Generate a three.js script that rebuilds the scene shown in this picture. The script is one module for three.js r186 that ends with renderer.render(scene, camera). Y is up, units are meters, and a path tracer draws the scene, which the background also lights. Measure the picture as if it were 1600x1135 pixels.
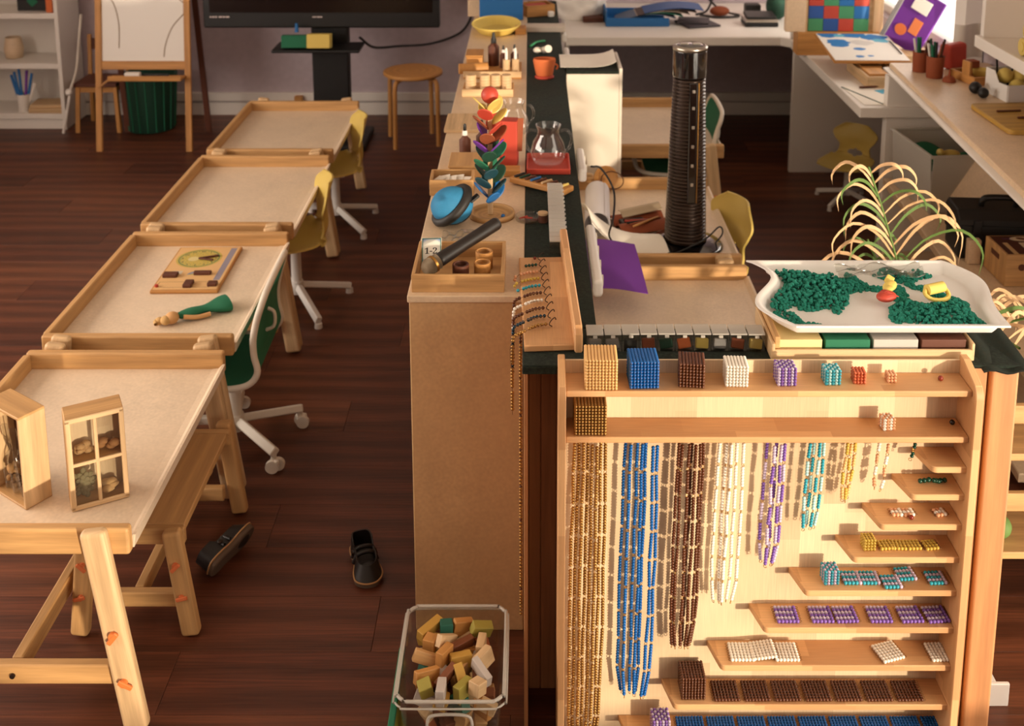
import * as THREE from 'three';
import { RoundedBoxGeometry } from 'three/addons/geometries/RoundedBoxGeometry.js';
import { mergeGeometries } from 'three/addons/utils/BufferGeometryUtils.js';
import { RectAreaLightUniformsLib } from 'three/addons/lights/RectAreaLightUniformsLib.js';
import { ImprovedNoise } from 'three/addons/math/ImprovedNoise.js';

// ---------------------------------------------------------------- camera, sky, sun, area lights, exposure
const scene = new THREE.Scene();
const renderer = new THREE.WebGLRenderer({ antialias: true });
renderer.toneMapping = THREE.LinearToneMapping;
renderer.toneMappingExposure = 1.0;
renderer.shadowMap.enabled = true;
RectAreaLightUniformsLib.init();

// a hand held camera 2.1 m up, tipped down 10.8 degrees; the frame is the lower part of a taller picture
const camera = new THREE.PerspectiveCamera(2 * THREE.MathUtils.radToDeg(Math.atan(1140 / 1750)), 1600 / 1135, 0.05, 60);
camera.position.set(0, 2.1, 0);
camera.rotation.set(-THREE.MathUtils.degToRad(10.8), 0, 0);
camera.setViewOffset(1656, 2280, 0, 1141, 1600, 1135);
camera.focus = 2.4; camera.userData.fStop = 3.6;
scene.add(camera);

scene.background = new THREE.Color().setRGB(2.2, 2.05, 1.85);

const sun = new THREE.DirectionalLight(new THREE.Color().setRGB(1, 0.82, 0.6), 5.2);
sun.position.set(0.7 * 8, 0.016 * 8 * 1.22, 8).add(new THREE.Vector3(0.4, 0.5, -2.1));
sun.target.position.set(0.4, 0.5, -2.1);
sun.castShadow = true; sun.shadow.radius = 3.5; sun.shadow.mapSize.set(4096, 4096);
Object.assign(sun.shadow.camera, { left: -5, right: 5, top: 4, bottom: -4, near: 0.5, far: 22 });
scene.add(sun, sun.target);

function skyLight(w, h, x, y, z, tx, ty, tz, rgb, k) {          // daylight of one window, as wide as the opening
  const l = new THREE.RectAreaLight(new THREE.Color().setRGB(...rgb), k, w, h);
  l.position.set(x, y, z); l.lookAt(tx, ty, tz); l.castShadow = true; scene.add(l); return l;
}
const WX = 2.0;                                                  // inner face of the wall with the windows
skyLight(3.1, 2.1, WX - 0.03, 1.15, -0.77, -2, 1.15, -0.77, [1, 0.83, 0.62], 2.4);  // window out of view, lights the bead cabinet and fan tables
skyLight(0.74, 2.1, WX - 0.03, 1.15, 2.2, -2, 1.15, 2.2, [1, 0.83, 0.62], 2.4);  // window out of view behind the camera, lights the nearest tray table
skyLight(1.5, 1.15, WX - 0.03, 1.42, -5.75, -2, 1.42, -5.75, [1, 0.88, 0.74], 2.2);
skyLight(3.6, 1.25, -3.72, 1.55, -2.4, 2, 1.2, -2.4, [1.0, 0.84, 0.7], 8.5);  // unseen window, placed and sized to light tables and end panel from the left

// ---------------------------------------------------------------- helpers
let seed = 7;
const rnd = () => { seed = (seed + 0x6D2B79F5) | 0; let t = Math.imul(seed ^ (seed >>> 15), 1 | seed); t = (t + Math.imul(t ^ (t >>> 7), 61 | t)) ^ t; return ((t ^ (t >>> 14)) >>> 0) / 4294967296; };
const rr = (a, b) => a + (b - a) * rnd();
const V = (x, y, z) => new THREE.Vector3(x, y, z);
const noise = new ImprovedNoise();

function clean(g) {                                              // unindexed, three attributes only
  if (g.index) g = g.toNonIndexed();
  for (const k of Object.keys(g.attributes)) if (!['position', 'normal', 'uv'].includes(k)) g.deleteAttribute(k);
  g.morphAttributes = {}; g.clearGroups();
  return g;
}
function metreUV(g, grain) {                                     // uv in metres, u along the grain axis
  const p = g.attributes.position, n = g.attributes.normal, uv = new Float32Array(p.count * 2);
  const P = [0, 0, 0], N = [0, 0, 0];
  for (let i = 0; i < p.count; i++) {
    P[0] = p.getX(i); P[1] = p.getY(i); P[2] = p.getZ(i); N[0] = Math.abs(n.getX(i)); N[1] = Math.abs(n.getY(i)); N[2] = Math.abs(n.getZ(i));
    const a = N[0] > N[1] && N[0] > N[2] ? 0 : N[1] > N[2] ? 1 : 2, o = [0, 1, 2].filter((k) => k !== a);
    const [u, v] = o[1] === grain ? [o[1], o[0]] : [o[0], o[1]];
    uv[2 * i] = P[u]; uv[2 * i + 1] = P[v];
  }
  g.setAttribute('uv', new THREE.BufferAttribute(uv, 2));
}
const mat4 = (x, y, z, rx = 0, ry = 0, rz = 0, s = 1) => new THREE.Matrix4().compose(V(x, y, z), new THREE.Quaternion().setFromEuler(new THREE.Euler(rx, ry, rz)), typeof s === 'number' ? V(s, s, s) : V(...s));
function bx(w, h, d, x = 0, y = 0, z = 0, o = {}) {              // box with softened edges, centre at x y z
  const r = Math.min(o.r ?? 0.003, w * 0.45, h * 0.45, d * 0.45);
  const g = clean(r > 0 ? new RoundedBoxGeometry(w, h, d, o.seg ?? 1, r) : new THREE.BoxGeometry(w, h, d));
  const L = [w, h, d]; metreUV(g, o.grain ?? L.indexOf(Math.max(...L)));
  const uv = g.attributes.uv, du = rnd() * 3, dv = rnd() * 3;
  for (let i = 0; i < uv.count; i++) uv.setXY(i, uv.getX(i) + du, uv.getY(i) + dv);
  const [rx, ry, rz] = o.rot ?? [0, 0, 0];
  return g.applyMatrix4(mat4(x, y, z, rx, ry, rz));
}
const span = (x0, x1, y0, y1, z0, z1, o) => bx(x1 - x0, y1 - y0, z1 - z0, (x0 + x1) / 2, (y0 + y1) / 2, (z0 + z1) / 2, o);
function cy(r0, r1, h, x = 0, y = 0, z = 0, o = {}) { const [rx, ry, rz] = o.rot ?? [0, 0, 0]; return clean(new THREE.CylinderGeometry(r1, r0, h, o.n ?? 20, 1, o.open ?? false)).applyMatrix4(mat4(x, y, z, rx, ry, rz)); }
function sp(r, x = 0, y = 0, z = 0, o = {}) { const [rx, ry, rz] = o.rot ?? [0, 0, 0]; return clean(new THREE.SphereGeometry(r, o.n ?? 18, o.m ?? 12)).applyMatrix4(mat4(x, y, z, rx, ry, rz, o.s ?? 1)); }
function tube(pts, r, n = 24, k = 7, closed = false) { return clean(new THREE.TubeGeometry(new THREE.CatmullRomCurve3(pts.map((p) => V(...p)), closed, 'catmullrom', 0.5), n, r, k, closed)); }
function lathe(pts, n = 28, x = 0, y = 0, z = 0) { return clean(new THREE.LatheGeometry(pts.map((p) => new THREE.Vector2(...p)), n)).translate(x, y, z); }
function bar(a, b, w, d, o = {}) {                               // beam between two points
  const A = V(...a), B = V(...b), L = A.distanceTo(B), g = bx(w, L, d, 0, 0, 0, { grain: 1, ...o });
  const q = new THREE.Quaternion().setFromUnitVectors(V(0, 1, 0), B.clone().sub(A).normalize());
  return g.applyQuaternion(q).translate((a[0] + b[0]) / 2, (a[1] + b[1]) / 2, (a[2] + b[2]) / 2);
}
function extr(pts, depth, o = {}) {                              // outline in x y, extruded along z
  const s = pts instanceof THREE.Shape ? pts : new THREE.Shape(pts.map((p) => new THREE.Vector2(...p)));
  const b = o.bevel ?? 0.0015;
  const g = clean(new THREE.ExtrudeGeometry(s, { depth: depth - 2 * b, bevelEnabled: b > 0, bevelSize: b, bevelOffset: -b, bevelThickness: b, bevelSegments: 1, curveSegments: o.n ?? 10 })).translate(0, 0, b);
  metreUV(g, o.grain ?? 0);
  return g;
}
function sheet(fn, nu, nv, t, keep = () => true) {               // a bent sheet of real thickness
  const P = [], N = [], e = 1e-3;
  for (let j = 0; j <= nv; j++) for (let i = 0; i <= nu; i++) {
    const u = i / nu, v = j / nv, p = V(...fn(u, v));
    const a = V(...fn(Math.min(1, u + e), v)).sub(V(...fn(Math.max(0, u - e), v))), b = V(...fn(u, Math.min(1, v + e))).sub(V(...fn(u, Math.max(0, v - e))));
    P.push(p); N.push(a.cross(b).normalize());
  }
  const id = (i, j) => j * (nu + 1) + i, K = (i, j) => i >= 0 && j >= 0 && i < nu && j < nv && keep((i + 0.5) / nu, (j + 0.5) / nv);
  const out = [];
  for (const s of [1, -1]) {
    const pos = [], idx = [], uv = [];
    for (let k = 0; k < P.length; k++) { const q = P[k].clone().addScaledVector(N[k], s * t / 2); pos.push(q.x, q.y, q.z); uv.push((k % (nu + 1)) / nu, Math.floor(k / (nu + 1)) / nv); }
    for (let j = 0; j < nv; j++) for (let i = 0; i < nu; i++) if (K(i, j)) { const a = id(i, j), b = id(i + 1, j), c = id(i + 1, j + 1), d = id(i, j + 1); s > 0 ? idx.push(a, b, c, a, c, d) : idx.push(a, c, b, a, d, c); }
    const g = new THREE.BufferGeometry(); g.setAttribute('position', new THREE.Float32BufferAttribute(pos, 3)); g.setAttribute('uv', new THREE.Float32BufferAttribute(uv, 2)); g.setIndex(idx); g.computeVertexNormals(); out.push(clean(g));
  }
  const w = [], wall = (a, b) => { const A = P[a].clone().addScaledVector(N[a], t / 2), B = P[b].clone().addScaledVector(N[b], t / 2), C = P[b].clone().addScaledVector(N[b], -t / 2), D = P[a].clone().addScaledVector(N[a], -t / 2); for (const q of [A, D, C, A, C, B]) w.push(q.x, q.y, q.z); };
  for (let j = 0; j < nv; j++) for (let i = 0; i < nu; i++) if (K(i, j)) {
    if (!K(i, j - 1)) wall(id(i, j), id(i + 1, j)); if (!K(i + 1, j)) wall(id(i + 1, j), id(i + 1, j + 1));
    if (!K(i, j + 1)) wall(id(i + 1, j + 1), id(i, j + 1)); if (!K(i - 1, j)) wall(id(i, j + 1), id(i, j));
  }
  const g = new THREE.BufferGeometry(); g.setAttribute('position', new THREE.Float32BufferAttribute(w, 3)); g.setAttribute('uv', new THREE.Float32BufferAttribute(new Float32Array(w.length / 3 * 2), 2)); g.computeVertexNormals(); out.push(g);
  return mergeGeometries(out);
}
function scatter(base, mats) {                                   // many copies of a small geometry in one
  const b = base.attributes.position, bn = base.attributes.normal, n = b.count, pos = new Float32Array(n * 3 * mats.length), nor = new Float32Array(pos.length), v = V(0, 0, 0), nm = new THREE.Matrix3();
  mats.forEach((m, k) => { nm.getNormalMatrix(m); for (let i = 0; i < n; i++) { const o = (k * n + i) * 3; v.fromBufferAttribute(b, i).applyMatrix4(m).toArray(pos, o); v.fromBufferAttribute(bn, i).applyMatrix3(nm).normalize().toArray(nor, o); } });
  const g = new THREE.BufferGeometry(); g.setAttribute('position', new THREE.BufferAttribute(pos, 3)); g.setAttribute('normal', new THREE.BufferAttribute(nor, 3)); g.setAttribute('uv', new THREE.BufferAttribute(new Float32Array(n * 2 * mats.length), 2));
  return g;
}
const used = {};
const numbered = (name) => { const k = used[name] = (used[name] ?? -1) + 1; return k ? `${name}_${String(k).padStart(3, '0')}` : name; };
function obj(name, geos, m, parent) {                            // ONE named mesh
  geos = Array.isArray(geos) ? geos : [geos];
  const o = new THREE.Mesh(geos.length > 1 ? mergeGeometries(geos) : geos[0], m);
  o.name = parent ? name : numbered(name); (parent ?? scene).add(o); return o;
}
function thing(name, label, category, [x, y, z] = [0, 0, 0], turn = 0, group) {
  const o = new THREE.Group(); o.name = numbered(name); scene.add(o);
  o.position.set(x, y, z); o.rotation.y = turn; o.userData = { label, category }; if (group) o.userData.group = group; return o;
}
function tag(o, label, category, group) { Object.assign(o.userData, { label, category }); if (group) o.userData.group = group; return o; }
function struct(name, geos, m, parent) { const o = obj(name, geos, m, parent); if (!parent) o.userData.kind = 'structure'; return o; }
function dup(root, [x, y, z], turn, label, group) {
  const r = root.clone(); r.name = numbered(root.userData.kindName ?? root.name.replace(/_\d{3}$/, '')); scene.add(r); r.position.set(x, y, z); r.rotation.set(0, turn, 0);
  r.userData = { ...root.userData, label: label ?? root.userData.label }; if (group) r.userData.group = group; return r;
}

// ---------------------------------------------------------------- procedural textures and materials
function dataTex(n, fn, srgb = true, rx = 1, ry = 1) {
  const d = new Uint8Array(n * n * 4);
  for (let j = 0; j < n; j++) for (let i = 0; i < n; i++) { const c = fn(i / n, j / n), o = (j * n + i) * 4; for (let k = 0; k < 3; k++) d[o + k] = Math.max(0, Math.min(255, 255 * (Array.isArray(c) ? c[k] : c))); d[o + 3] = 255; }
  const t = new THREE.DataTexture(d, n, n); t.wrapS = t.wrapT = THREE.RepeatWrapping; t.magFilter = THREE.LinearFilter; t.minFilter = THREE.LinearMipmapLinearFilter; t.generateMipmaps = true; t.repeat.set(rx, ry);
  if (srgb) t.colorSpace = THREE.SRGBColorSpace; t.needsUpdate = true; return t;
}
const tn = (u, v, fu, fv, s) => {                                // noise that repeats over the tile
  const w = (a, b) => noise.noise(a * fu + s, b * fv + s * 1.7, s * 3.1);
  const f = (x) => x * x * (3 - 2 * x), a = f(u), b = f(v);
  return (w(u, v) * (1 - a) + w(u - 1, v) * a) * (1 - b) + (w(u, v - 1) * (1 - a) + w(u - 1, v - 1) * a) * b;
};
function grain(s, k, lines) { return (u, v) => { const warp = tn(u, v, 2, 3, s) * 0.10, l = Math.sin((v + warp) * lines * 6.283) * 0.5 + tn(u, v, 5, 60, s + 4), f = tn(u, v, 14, 190, s + 9); const x = 1 - k * (0.5 + 0.45 * l + 0.35 * f); return [x, x - 0.03 * k * (1 + l), x - 0.07 * k * (1 + l)]; }; }
const texPine = dataTex(512, grain(1.3, 0.16, 9), true, 1.4, 2.4);
const texBeech = dataTex(512, (u, v) => { const st = Math.floor(v * 6), sh = ((st * 0.37) % 1), seg = Math.floor(((u + sh) % 1) * 3), tone = ((st * 7 + seg * 5) % 6) / 6; const x = 1 - 0.1 * tone - 0.06 * (0.5 + tn(u, v, 10, 150, 3.3)); return [x, x - 0.035 * tone, x - 0.06 * tone]; }, true, 1.7, 3.6);
const texFloor = dataTex(512, grain(5.7, 0.42, 4), true, 0.9, 2.6);
const texFelt = dataTex(256, (u, v) => { const a = tn(u, v, 40, 40, 2.1) + 0.6 * tn(u, v, 90, 90, 6.1), b = tn(u, v, 4, 4, 8.2); const x = 0.62 + 0.35 * a; return [x + 0.16 * b, x, x - 0.06 * b]; }, true, 4, 4);
const texSpeck = dataTex(256, (u, v) => { const a = tn(u, v, 50, 50, 1.1), b = tn(u, v, 6, 6, 4.4); return 0.95 + 0.05 * a + 0.03 * b; }, true, 2.5, 2.5);
const texWall = dataTex(256, (u, v) => 0.95 + 0.05 * tn(u, v, 30, 30, 7.7) + 0.05 * tn(u, v, 3, 3, 1.9), true, 0.9, 0.9);
const texMesh = dataTex(256, (u, v) => 0.5 + 0.5 * Math.sin(u * 6.283 * 32) * Math.sin(v * 6.283 * 32), false, 4, 4);
const mk = (hex, o = {}) => new THREE.MeshStandardMaterial({ color: hex, roughness: 0.6, ...o });
const M = {
  pine: mk(0xd0a26a, { map: texPine, roughness: 0.55 }), pinePale: mk(0xdcb98c, { map: texPine, roughness: 0.55 }), pineWarm: mk(0xc98f4d, { map: texPine, roughness: 0.55 }),
  beech: mk(0xe0ae7a, { map: texBeech, roughness: 0.5 }), beechPale: mk(0xecd3ae, { map: texBeech, roughness: 0.5 }), redwood: mk(0xc48a5a, { map: texPine, roughness: 0.6 }),
  laminate: mk(0xe4c8a6, { map: texSpeck, roughness: 0.42 }), traytop: mk(0xecd6bb, { map: texSpeck, roughness: 0.4 }), cream: mk(0xd2a878, { map: texSpeck, roughness: 0.5 }),
  wall: mk(0xc6b7bd, { map: texWall, roughness: 0.92 }), ceiling: mk(0xe6ddd0, { roughness: 0.95 }), white: mk(0xe6e0d8, { roughness: 0.45 }), whiteWarm: mk(0xdfd6c8, { roughness: 0.5 }), paper: mk(0xefe8dc, { roughness: 0.85, side: THREE.DoubleSide }),
  plastic: mk(0xe9e6e1, { roughness: 0.35 }), felt: mk(0x2c3a2c, { map: texFelt, roughness: 1 }), black: mk(0x0b0b0c, { roughness: 0.5 }), gloss: new THREE.MeshPhysicalMaterial({ color: 0x08080a, roughness: 0.12, clearcoat: 1, clearcoatRoughness: 0.05 }),
  charcoal: mk(0x1b1918, { roughness: 0.6 }), leather: mk(0x17100d, { roughness: 0.45 }), steel: mk(0xb9b2a8, { metalness: 1, roughness: 0.28 }), brass: mk(0xb88a4a, { metalness: 1, roughness: 0.32 }), wire: mk(0x8d6a48, { metalness: 0.9, roughness: 0.4 }), darkwire: mk(0x3a2a22, { metalness: 0.7, roughness: 0.5 }),
  yellow: mk(0xd4bb66, { roughness: 0.4 }), yellowSoft: mk(0xd9bf62, { roughness: 0.7 }), green: mk(0x1d6b4c, { roughness: 0.8 }), greenDeep: mk(0x14402f, { roughness: 0.75 }), blue: mk(0x1765a6, { roughness: 0.5 }), purple: mk(0x6a2a92, { roughness: 0.75 }), red: mk(0xb5402f, { roughness: 0.55 }), coral: mk(0xd3703f, { roughness: 0.9 }), orange: mk(0xd9783c, { roughness: 0.5 }), brown: mk(0x5a2f1c, { roughness: 0.6 }), terracotta: mk(0x8a4424, { roughness: 0.8 }), skin: mk(0xd3a26c, { roughness: 0.8 }), grey: mk(0x8d8a8c, { roughness: 0.7 }), sand: mk(0x1d7f6c, { roughness: 0.95 }), dryleaf: mk(0xd8b184, { roughness: 0.7, side: THREE.DoubleSide }), leafgreen: mk(0x5d7a3a, { roughness: 0.7, side: THREE.DoubleSide }),
  lid: new THREE.MeshPhysicalMaterial({ color: 0xe6e1d8, roughness: 0.3, transmission: 0.62, thickness: 0 }),
  clear: new THREE.MeshPhysicalMaterial({ color: 0xf2f2f0, roughness: 0.12, transmission: 1, thickness: 0, ior: 1.45 }), frosted: new THREE.MeshPhysicalMaterial({ color: 0xe6e2da, roughness: 0.4, transmission: 0.5, thickness: 0 }), glass: new THREE.MeshPhysicalMaterial({ color: 0xffffff, roughness: 0.02, transmission: 1, thickness: 0, ior: 1.5 }),
};
const bead = (hex, o) => mk(hex, { roughness: 0.25, ...o });
const B = { gold10: bead(0xe2b374), blue9: bead(0x0f5ea8), brown8: bead(0x5b2f17), white7: bead(0xf0e8da), purple6: bead(0x7d58ac), lavender: bead(0xc4b4cc), teal5: bead(0x2d9db0), pale5: bead(0xa9d3d2), yellow4: bead(0xc9a848), red4: bead(0xc9603c), pink3: bead(0xe0a57c), green2: bead(0x10402f), red1: bead(0x7d2a1a), brass: bead(0xa87f45, { metalness: 0.75, roughness: 0.28 }), darkblue: bead(0x10303f), black: bead(0x1a1412) };
function canvasTex(w, h, draw) { const c = document.createElement('canvas'); c.width = w; c.height = h; draw(c.getContext('2d'), w, h); const t = new THREE.CanvasTexture(c); t.colorSpace = THREE.SRGBColorSpace; return t; }
function plate(w, h, tex, o = {}) { return new THREE.Mesh(new THREE.PlaneGeometry(w, h), new THREE.MeshStandardMaterial({ map: tex, roughness: 0.6, ...o })); }

// ---------------------------------------------------------------- the room
const floor = struct('floor', span(-3.85, 2.1, -0.12, -0.014, -7.15, 3.4, { r: 0 }), mk(0x1a0e08), null);
{
  const tones = [0x774229, 0x6b3823, 0x7f482d, 0x62321e, 0x723e27].map((c) => mk(c, { map: texFloor, roughness: 0.46 }));
  const geos = Array.from({ length: 5 }, () => bx(1.287, 0.014, 0.1914, 0, 0, 0, { r: 0.0007 })), cut = {};
  let row = 0;
  for (let z = -6.925; z < 3.3; z += 0.192, row++) {
    let x = -3.75 - ((row * 0.47) % 1.288);
    for (; x < 2.0; x += 1.288) {
      const x0 = Math.max(x, -3.75), x1 = Math.min(x + 1.287, 2.0); if (x1 - x0 < 0.04) continue;
      const full = x1 - x0 > 1.286, key = (x1 - x0).toFixed(3), g = full ? geos[(row * 3 + Math.round(x)) % 5 & 3] : (cut[key] ??= bx(x1 - x0, 0.014, 0.1914, 0, 0, 0, { r: 0.0007 }));
      const p = obj('plank', g, tones[Math.floor(rnd() * 5)], floor); p.position.set((x0 + x1) / 2, -0.007, z);
    }
  }
}
struct('ceiling', span(-3.85, 2.1, 2.75, 2.85, -7.15, 3.4, { r: 0 }), M.ceiling);
struct('wall_back', span(-3.85, 2.1, 0, 2.75, -7.15, -7.02, { r: 0 }), M.wall);
struct('wall_front', span(-3.85, 2.1, 0, 2.75, 3.3, 3.4, { r: 0 }), M.wall);
struct('wall_left', [span(-3.85, -3.75, 0, 0.9, -7.02, 3.3, { r: 0 }), span(-3.85, -3.75, 2.2, 2.75, -7.02, 3.3, { r: 0 }), span(-3.85, -3.75, 0.9, 2.2, -7.02, -4.2, { r: 0 }), span(-3.85, -3.75, 0.9, 2.2, -0.6, 3.3, { r: 0 })], M.wall);  // opening out of view, placed to light the tray tables
struct('wall_right', [span(WX, WX + 0.12, 2.2, 2.75, -7.02, 3.3, { r: 0 }), span(WX, WX + 0.12, 0, 0.82, -7.02, -5.0, { r: 0 }), span(WX, WX + 0.12, 0.82, 2.2, -7.02, -6.5, { r: 0 }), span(WX, WX + 0.12, 0, 2.2, -5.0, -2.35, { r: 0 }), span(WX, WX + 0.12, 0, 2.2, 0.8, 1.83, { r: 0 }), span(WX, WX + 0.12, 0, 2.2, 2.57, 3.3, { r: 0 }), span(WX, WX + 0.12, 0, 0.06, -2.35, 0.8, { r: 0 }), span(WX, WX + 0.12, 0, 0.06, 1.83, 2.57, { r: 0 })], M.wall);  // nearer two openings out of view, spaced to shape where the sun falls
function win(name, x, y0, y1, z0, z1) {
  const f = struct(name, [span(x, x + 0.05, y0, y0 + 0.045, z0, z1), span(x, x + 0.05, y1 - 0.045, y1, z0, z1), span(x, x + 0.05, y0, y1, z0, z0 + 0.045), span(x, x + 0.05, y0, y1, z1 - 0.045, z1)], M.white);
  obj('pane', span(x + 0.02, x + 0.026, y0 + 0.04, y1 - 0.04, z0 + 0.04, z1 - 0.04, { r: 0 }), M.glass, f);
}
win('window_1', WX + 0.05, 0.82, 2.2, -6.5, -5.0); win('unseen_window_2', WX + 0.05, 0.06, 2.2, -2.35, 0.8); win('unseen_window_3', WX + 0.05, 0.06, 2.2, 1.83, 2.57); win('unseen_window_4', -3.83, 0.9, 2.2, -4.2, -0.6);  // second to fourth windows are unseen, placed for what they light
struct('baseboard_back', [span(-3.75, WX, 0, 0.085, -7.02, -7.0), span(-3.75, WX, 0.095, 0.15, -7.02, -6.992)], M.white);
struct('baseboard_left', span(-3.75, -3.73, 0, 0.12, -6.99, 3.3), M.white);

// ---------------------------------------------------------------- central cabinets, partition and felt
for (let k = 0; k < 4; k++) {
  const z1 = -2.484 - k * 0.87, z0 = z1 - 0.868, c = thing('low_cabinet', ['cream low cabinet with its plain end panel behind the box of blocks', 'cream low cabinet under the marble tree and the red box', 'cream low cabinet under the bottle rack', 'cream low cabinet under the blue folder'][k], 'cabinet', [-0.152, 0, 0], 0, 'run of cream low cabinets');
  obj('end_panel', span(-0.136, 0.136, 0, 0.892, z1 - 0.018, z1, { grain: 1 }), M.cream, c);
  obj('end_panel', span(-0.136, 0.136, 0, 0.892, z0, z0 + 0.018, { grain: 1 }), M.cream, c);
  obj('back_panel', span(0.124, 0.136, 0, 0.892, z0 + 0.018, z1 - 0.018), M.cream, c);
  for (const y of [0.06, 0.34, 0.62]) obj('shelf', span(-0.134, 0.124, y - 0.009, y + 0.009, z0 + 0.018, z1 - 0.018), M.cream, c);
  obj('plinth', span(-0.12, 0.12, 0, 0.05, z0 + 0.018, z1 - 0.018), M.cream, c);
}
tag(obj('worktop', span(-0.292, -0.014, 0.892, 0.91, -5.965, -2.479), M.laminate), 'long cream worktop laid over the run of low cabinets', 'worktop');
{
  const p = thing('divider_shelf', 'narrow wooden partition running along the cream cabinets under a felt strip', 'partition', [0.07, 0, 0]);
  obj('side_board', span(-0.084, -0.066, 0, 0.902, -6.2, -2.32), M.redwood, p); obj('side_board', span(0.066, 0.08, 0, 0.902, -6.2, -2.34), M.whiteWarm, p);
  obj('top_board', span(-0.066, 0.066, 0.884, 0.902, -6.2, -2.34), M.redwood, p);
}
tag(obj('felt_runner', span(-0.014, 0.149, 0.902, 0.909, -6.2, -2.325, { r: 0.002 }), M.felt), 'long dark green felt strip beside the cream worktop', 'felt mat');
{
  const p = thing('wooden_bookcase', 'reddish wooden bookcase back that carries the bead cabinet', 'bookcase', [0, 0, 0]);
  obj('back_board', span(-0.012, 1.0, 0, 0.9, -2.33, -2.305), M.redwood, p); obj('body_block', span(0.06, 1.0, 0, 0.9, -2.305, -2.19), M.redwood, p); obj('side_board', span(-0.013, -0.004, 0, 0.9, -2.305, -2.163, { grain: 1, r: 0.002 }), M.redwood, p);
  for (const [a, b] of [[-0.003, 0.024], [0.025, 0.06]]) obj('inner_board', span(a, b, 0, 0.9, -2.305, -2.298, { grain: 1, r: 0.002 }), M.redwood, p);  // set back as a recess, shaped to make this strip dark
  for (const [a, b] of [[0.06, 0.3], [0.302, 0.6], [0.602, 0.9], [0.903, 0.962]]) obj('board', span(a, b, 0, 0.9, -2.19, -2.163, { grain: 1, r: 0.004 }), M.redwood, p);
  obj('corner_post', bx(0.06, 0.9, 0.16, 0.997, 0.45, -2.238, { r: 0.007, seg: 2, grain: 1 }), M.redwood, p);
}
{
  const g = [span(-0.016, 1.045, 0.9, 0.908, -2.322, -2.158, { r: 0.003 }), span(-0.016, 0.057, 0.888, 0.905, -2.162, -2.157, { r: 0.002 }), sheet((u, v) => [0.945 + 0.1 * u, 0.912 + 0.004 * Math.sin(u * 9) - 0.012 * v * v, -2.32 + 0.175 * v], 8, 6, 0.004)];
  tag(obj('felt_cover', g, M.felt), 'dark green felt laid over the top of the wooden bookcase', 'felt mat');
}
{
  const p = thing('end_cabinet', 'tall white cabinet end panel standing across the felt strip', 'cabinet', [0.27, 0, -4.6]);
  obj('front_panel', span(-0.115, 0.108, 0, 0.9, -0.02, 0, { grain: 1 }), M.whiteWarm, p); obj('side_panel', span(0.108, 0.122, 0, 0.925, -0.3, 0), M.whiteWarm, p); obj('body', span(-0.115, 0.108, 0, 0.895, -0.3, -0.022), M.whiteWarm, p);
  tag(obj('felt_square', span(0.155, 0.377, 0.9, 0.912, -4.9, -4.6, { r: 0.003 }), M.felt), 'dark felt square on top of the tall white cabinet', 'felt mat');
  tag(obj('paper_sheet', sheet((u, v) => [0.13 + 0.24 * u, 0.92 + 0.025 * Math.pow(u, 6) + 0.003 * Math.sin(5 * v), -4.87 + 0.22 * v], 14, 6, 0.0012), M.paper), 'sheet of white paper with a curled corner on the felt square', 'paper');
}

// ---------------------------------------------------------------- children's tables and benches
function makeTable() {
  const t = thing('childrens_table', '', 'table');
  obj('tabletop', [span(-0.27, 0.262, 0.436, 0.446, -0.376, 0.376)], M.traytop, t);
  obj('tray_lip', [extr([[0.262, 0.43], [0.285, 0.43], [0.29, 0.462], [0.283, 0.462], [0.27, 0.449], [0.252, 0.447]], 0.75, { grain: 2 }).translate(0, 0, -0.375)], M.traytop, t);
  obj('side_board', span(-0.29, -0.268, 0.425, 0.492, -0.376, 0.376, { r: 0.006 }), M.pine, t);
  for (const s of [-1, 1]) {
    obj('end_rail', bx(0.57, 0.066, 0.026, 0, 0.462, s * 0.388, { r: 0.008, seg: 2 }), M.pine, t);
    obj('cross_rail', bx(0.46, 0.05, 0.026, 0, 0.125, s * 0.388, { r: 0.006 }), M.pine, t);
    for (const q of [-1, 1]) {
      const leg = obj('leg', bar([q * 0.214, 0.505, s * 0.4165], [q * 0.28, 0.006, s * 0.4165], 0.058, 0.03, { r: 0.012, seg: 2 }), M.pinePale, t);
      obj('wing_bolt', [cy(0.009, 0.009, 0.012, q * 0.247, 0.255, s * 0.434, { rot: [Math.PI / 2, 0, 0], n: 12 }), bx(0.034, 0.012, 0.007, q * 0.247, 0.25, s * 0.438, { rot: [0, 0, 0.9 * q] })], M.orange, leg);
      obj('wing_bolt', [cy(0.009, 0.009, 0.012, q * 0.263, 0.135, s * 0.434, { rot: [Math.PI / 2, 0, 0], n: 12 }), bx(0.034, 0.012, 0.007, q * 0.267, 0.132, s * 0.438, { rot: [0, 0, -0.5] })], M.orange, leg);
    }
    obj('bolt', cy(0.006, 0.006, 0.008, 0, 0.125, s * 0.402, { rot: [Math.PI / 2, 0, 0], n: 10 }), M.darkwire, t);
  }
  obj('stretcher', bx(0.026, 0.05, 0.75, 0, 0.125, 0, { r: 0.005 }), M.pine, t);
  return t;
}
const tableSpots = [
  [-1.168, -2.6, 0, 'pine tray table carrying the wooden display boxes'], [-1.168, -3.478, 0, 'pine tray table carrying the wooden clock board and the doll'],
  [-1.17, -4.345, 0, 'empty pine tray table with a yellow chair, between two other tables'], [-1.17, -5.213, 0.0, 'empty pine tray table at the far end of the row near the television'],
  [0.455, -3.19, 0, 'pine tray table under the sheet of purple card'], [0.455, -4.06, 0, 'pine tray table carrying the tower fan'], [0.6, -5.28, 0, 'pine tray table behind the tower fan, by the green chair']];
const table0 = makeTable();
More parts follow.
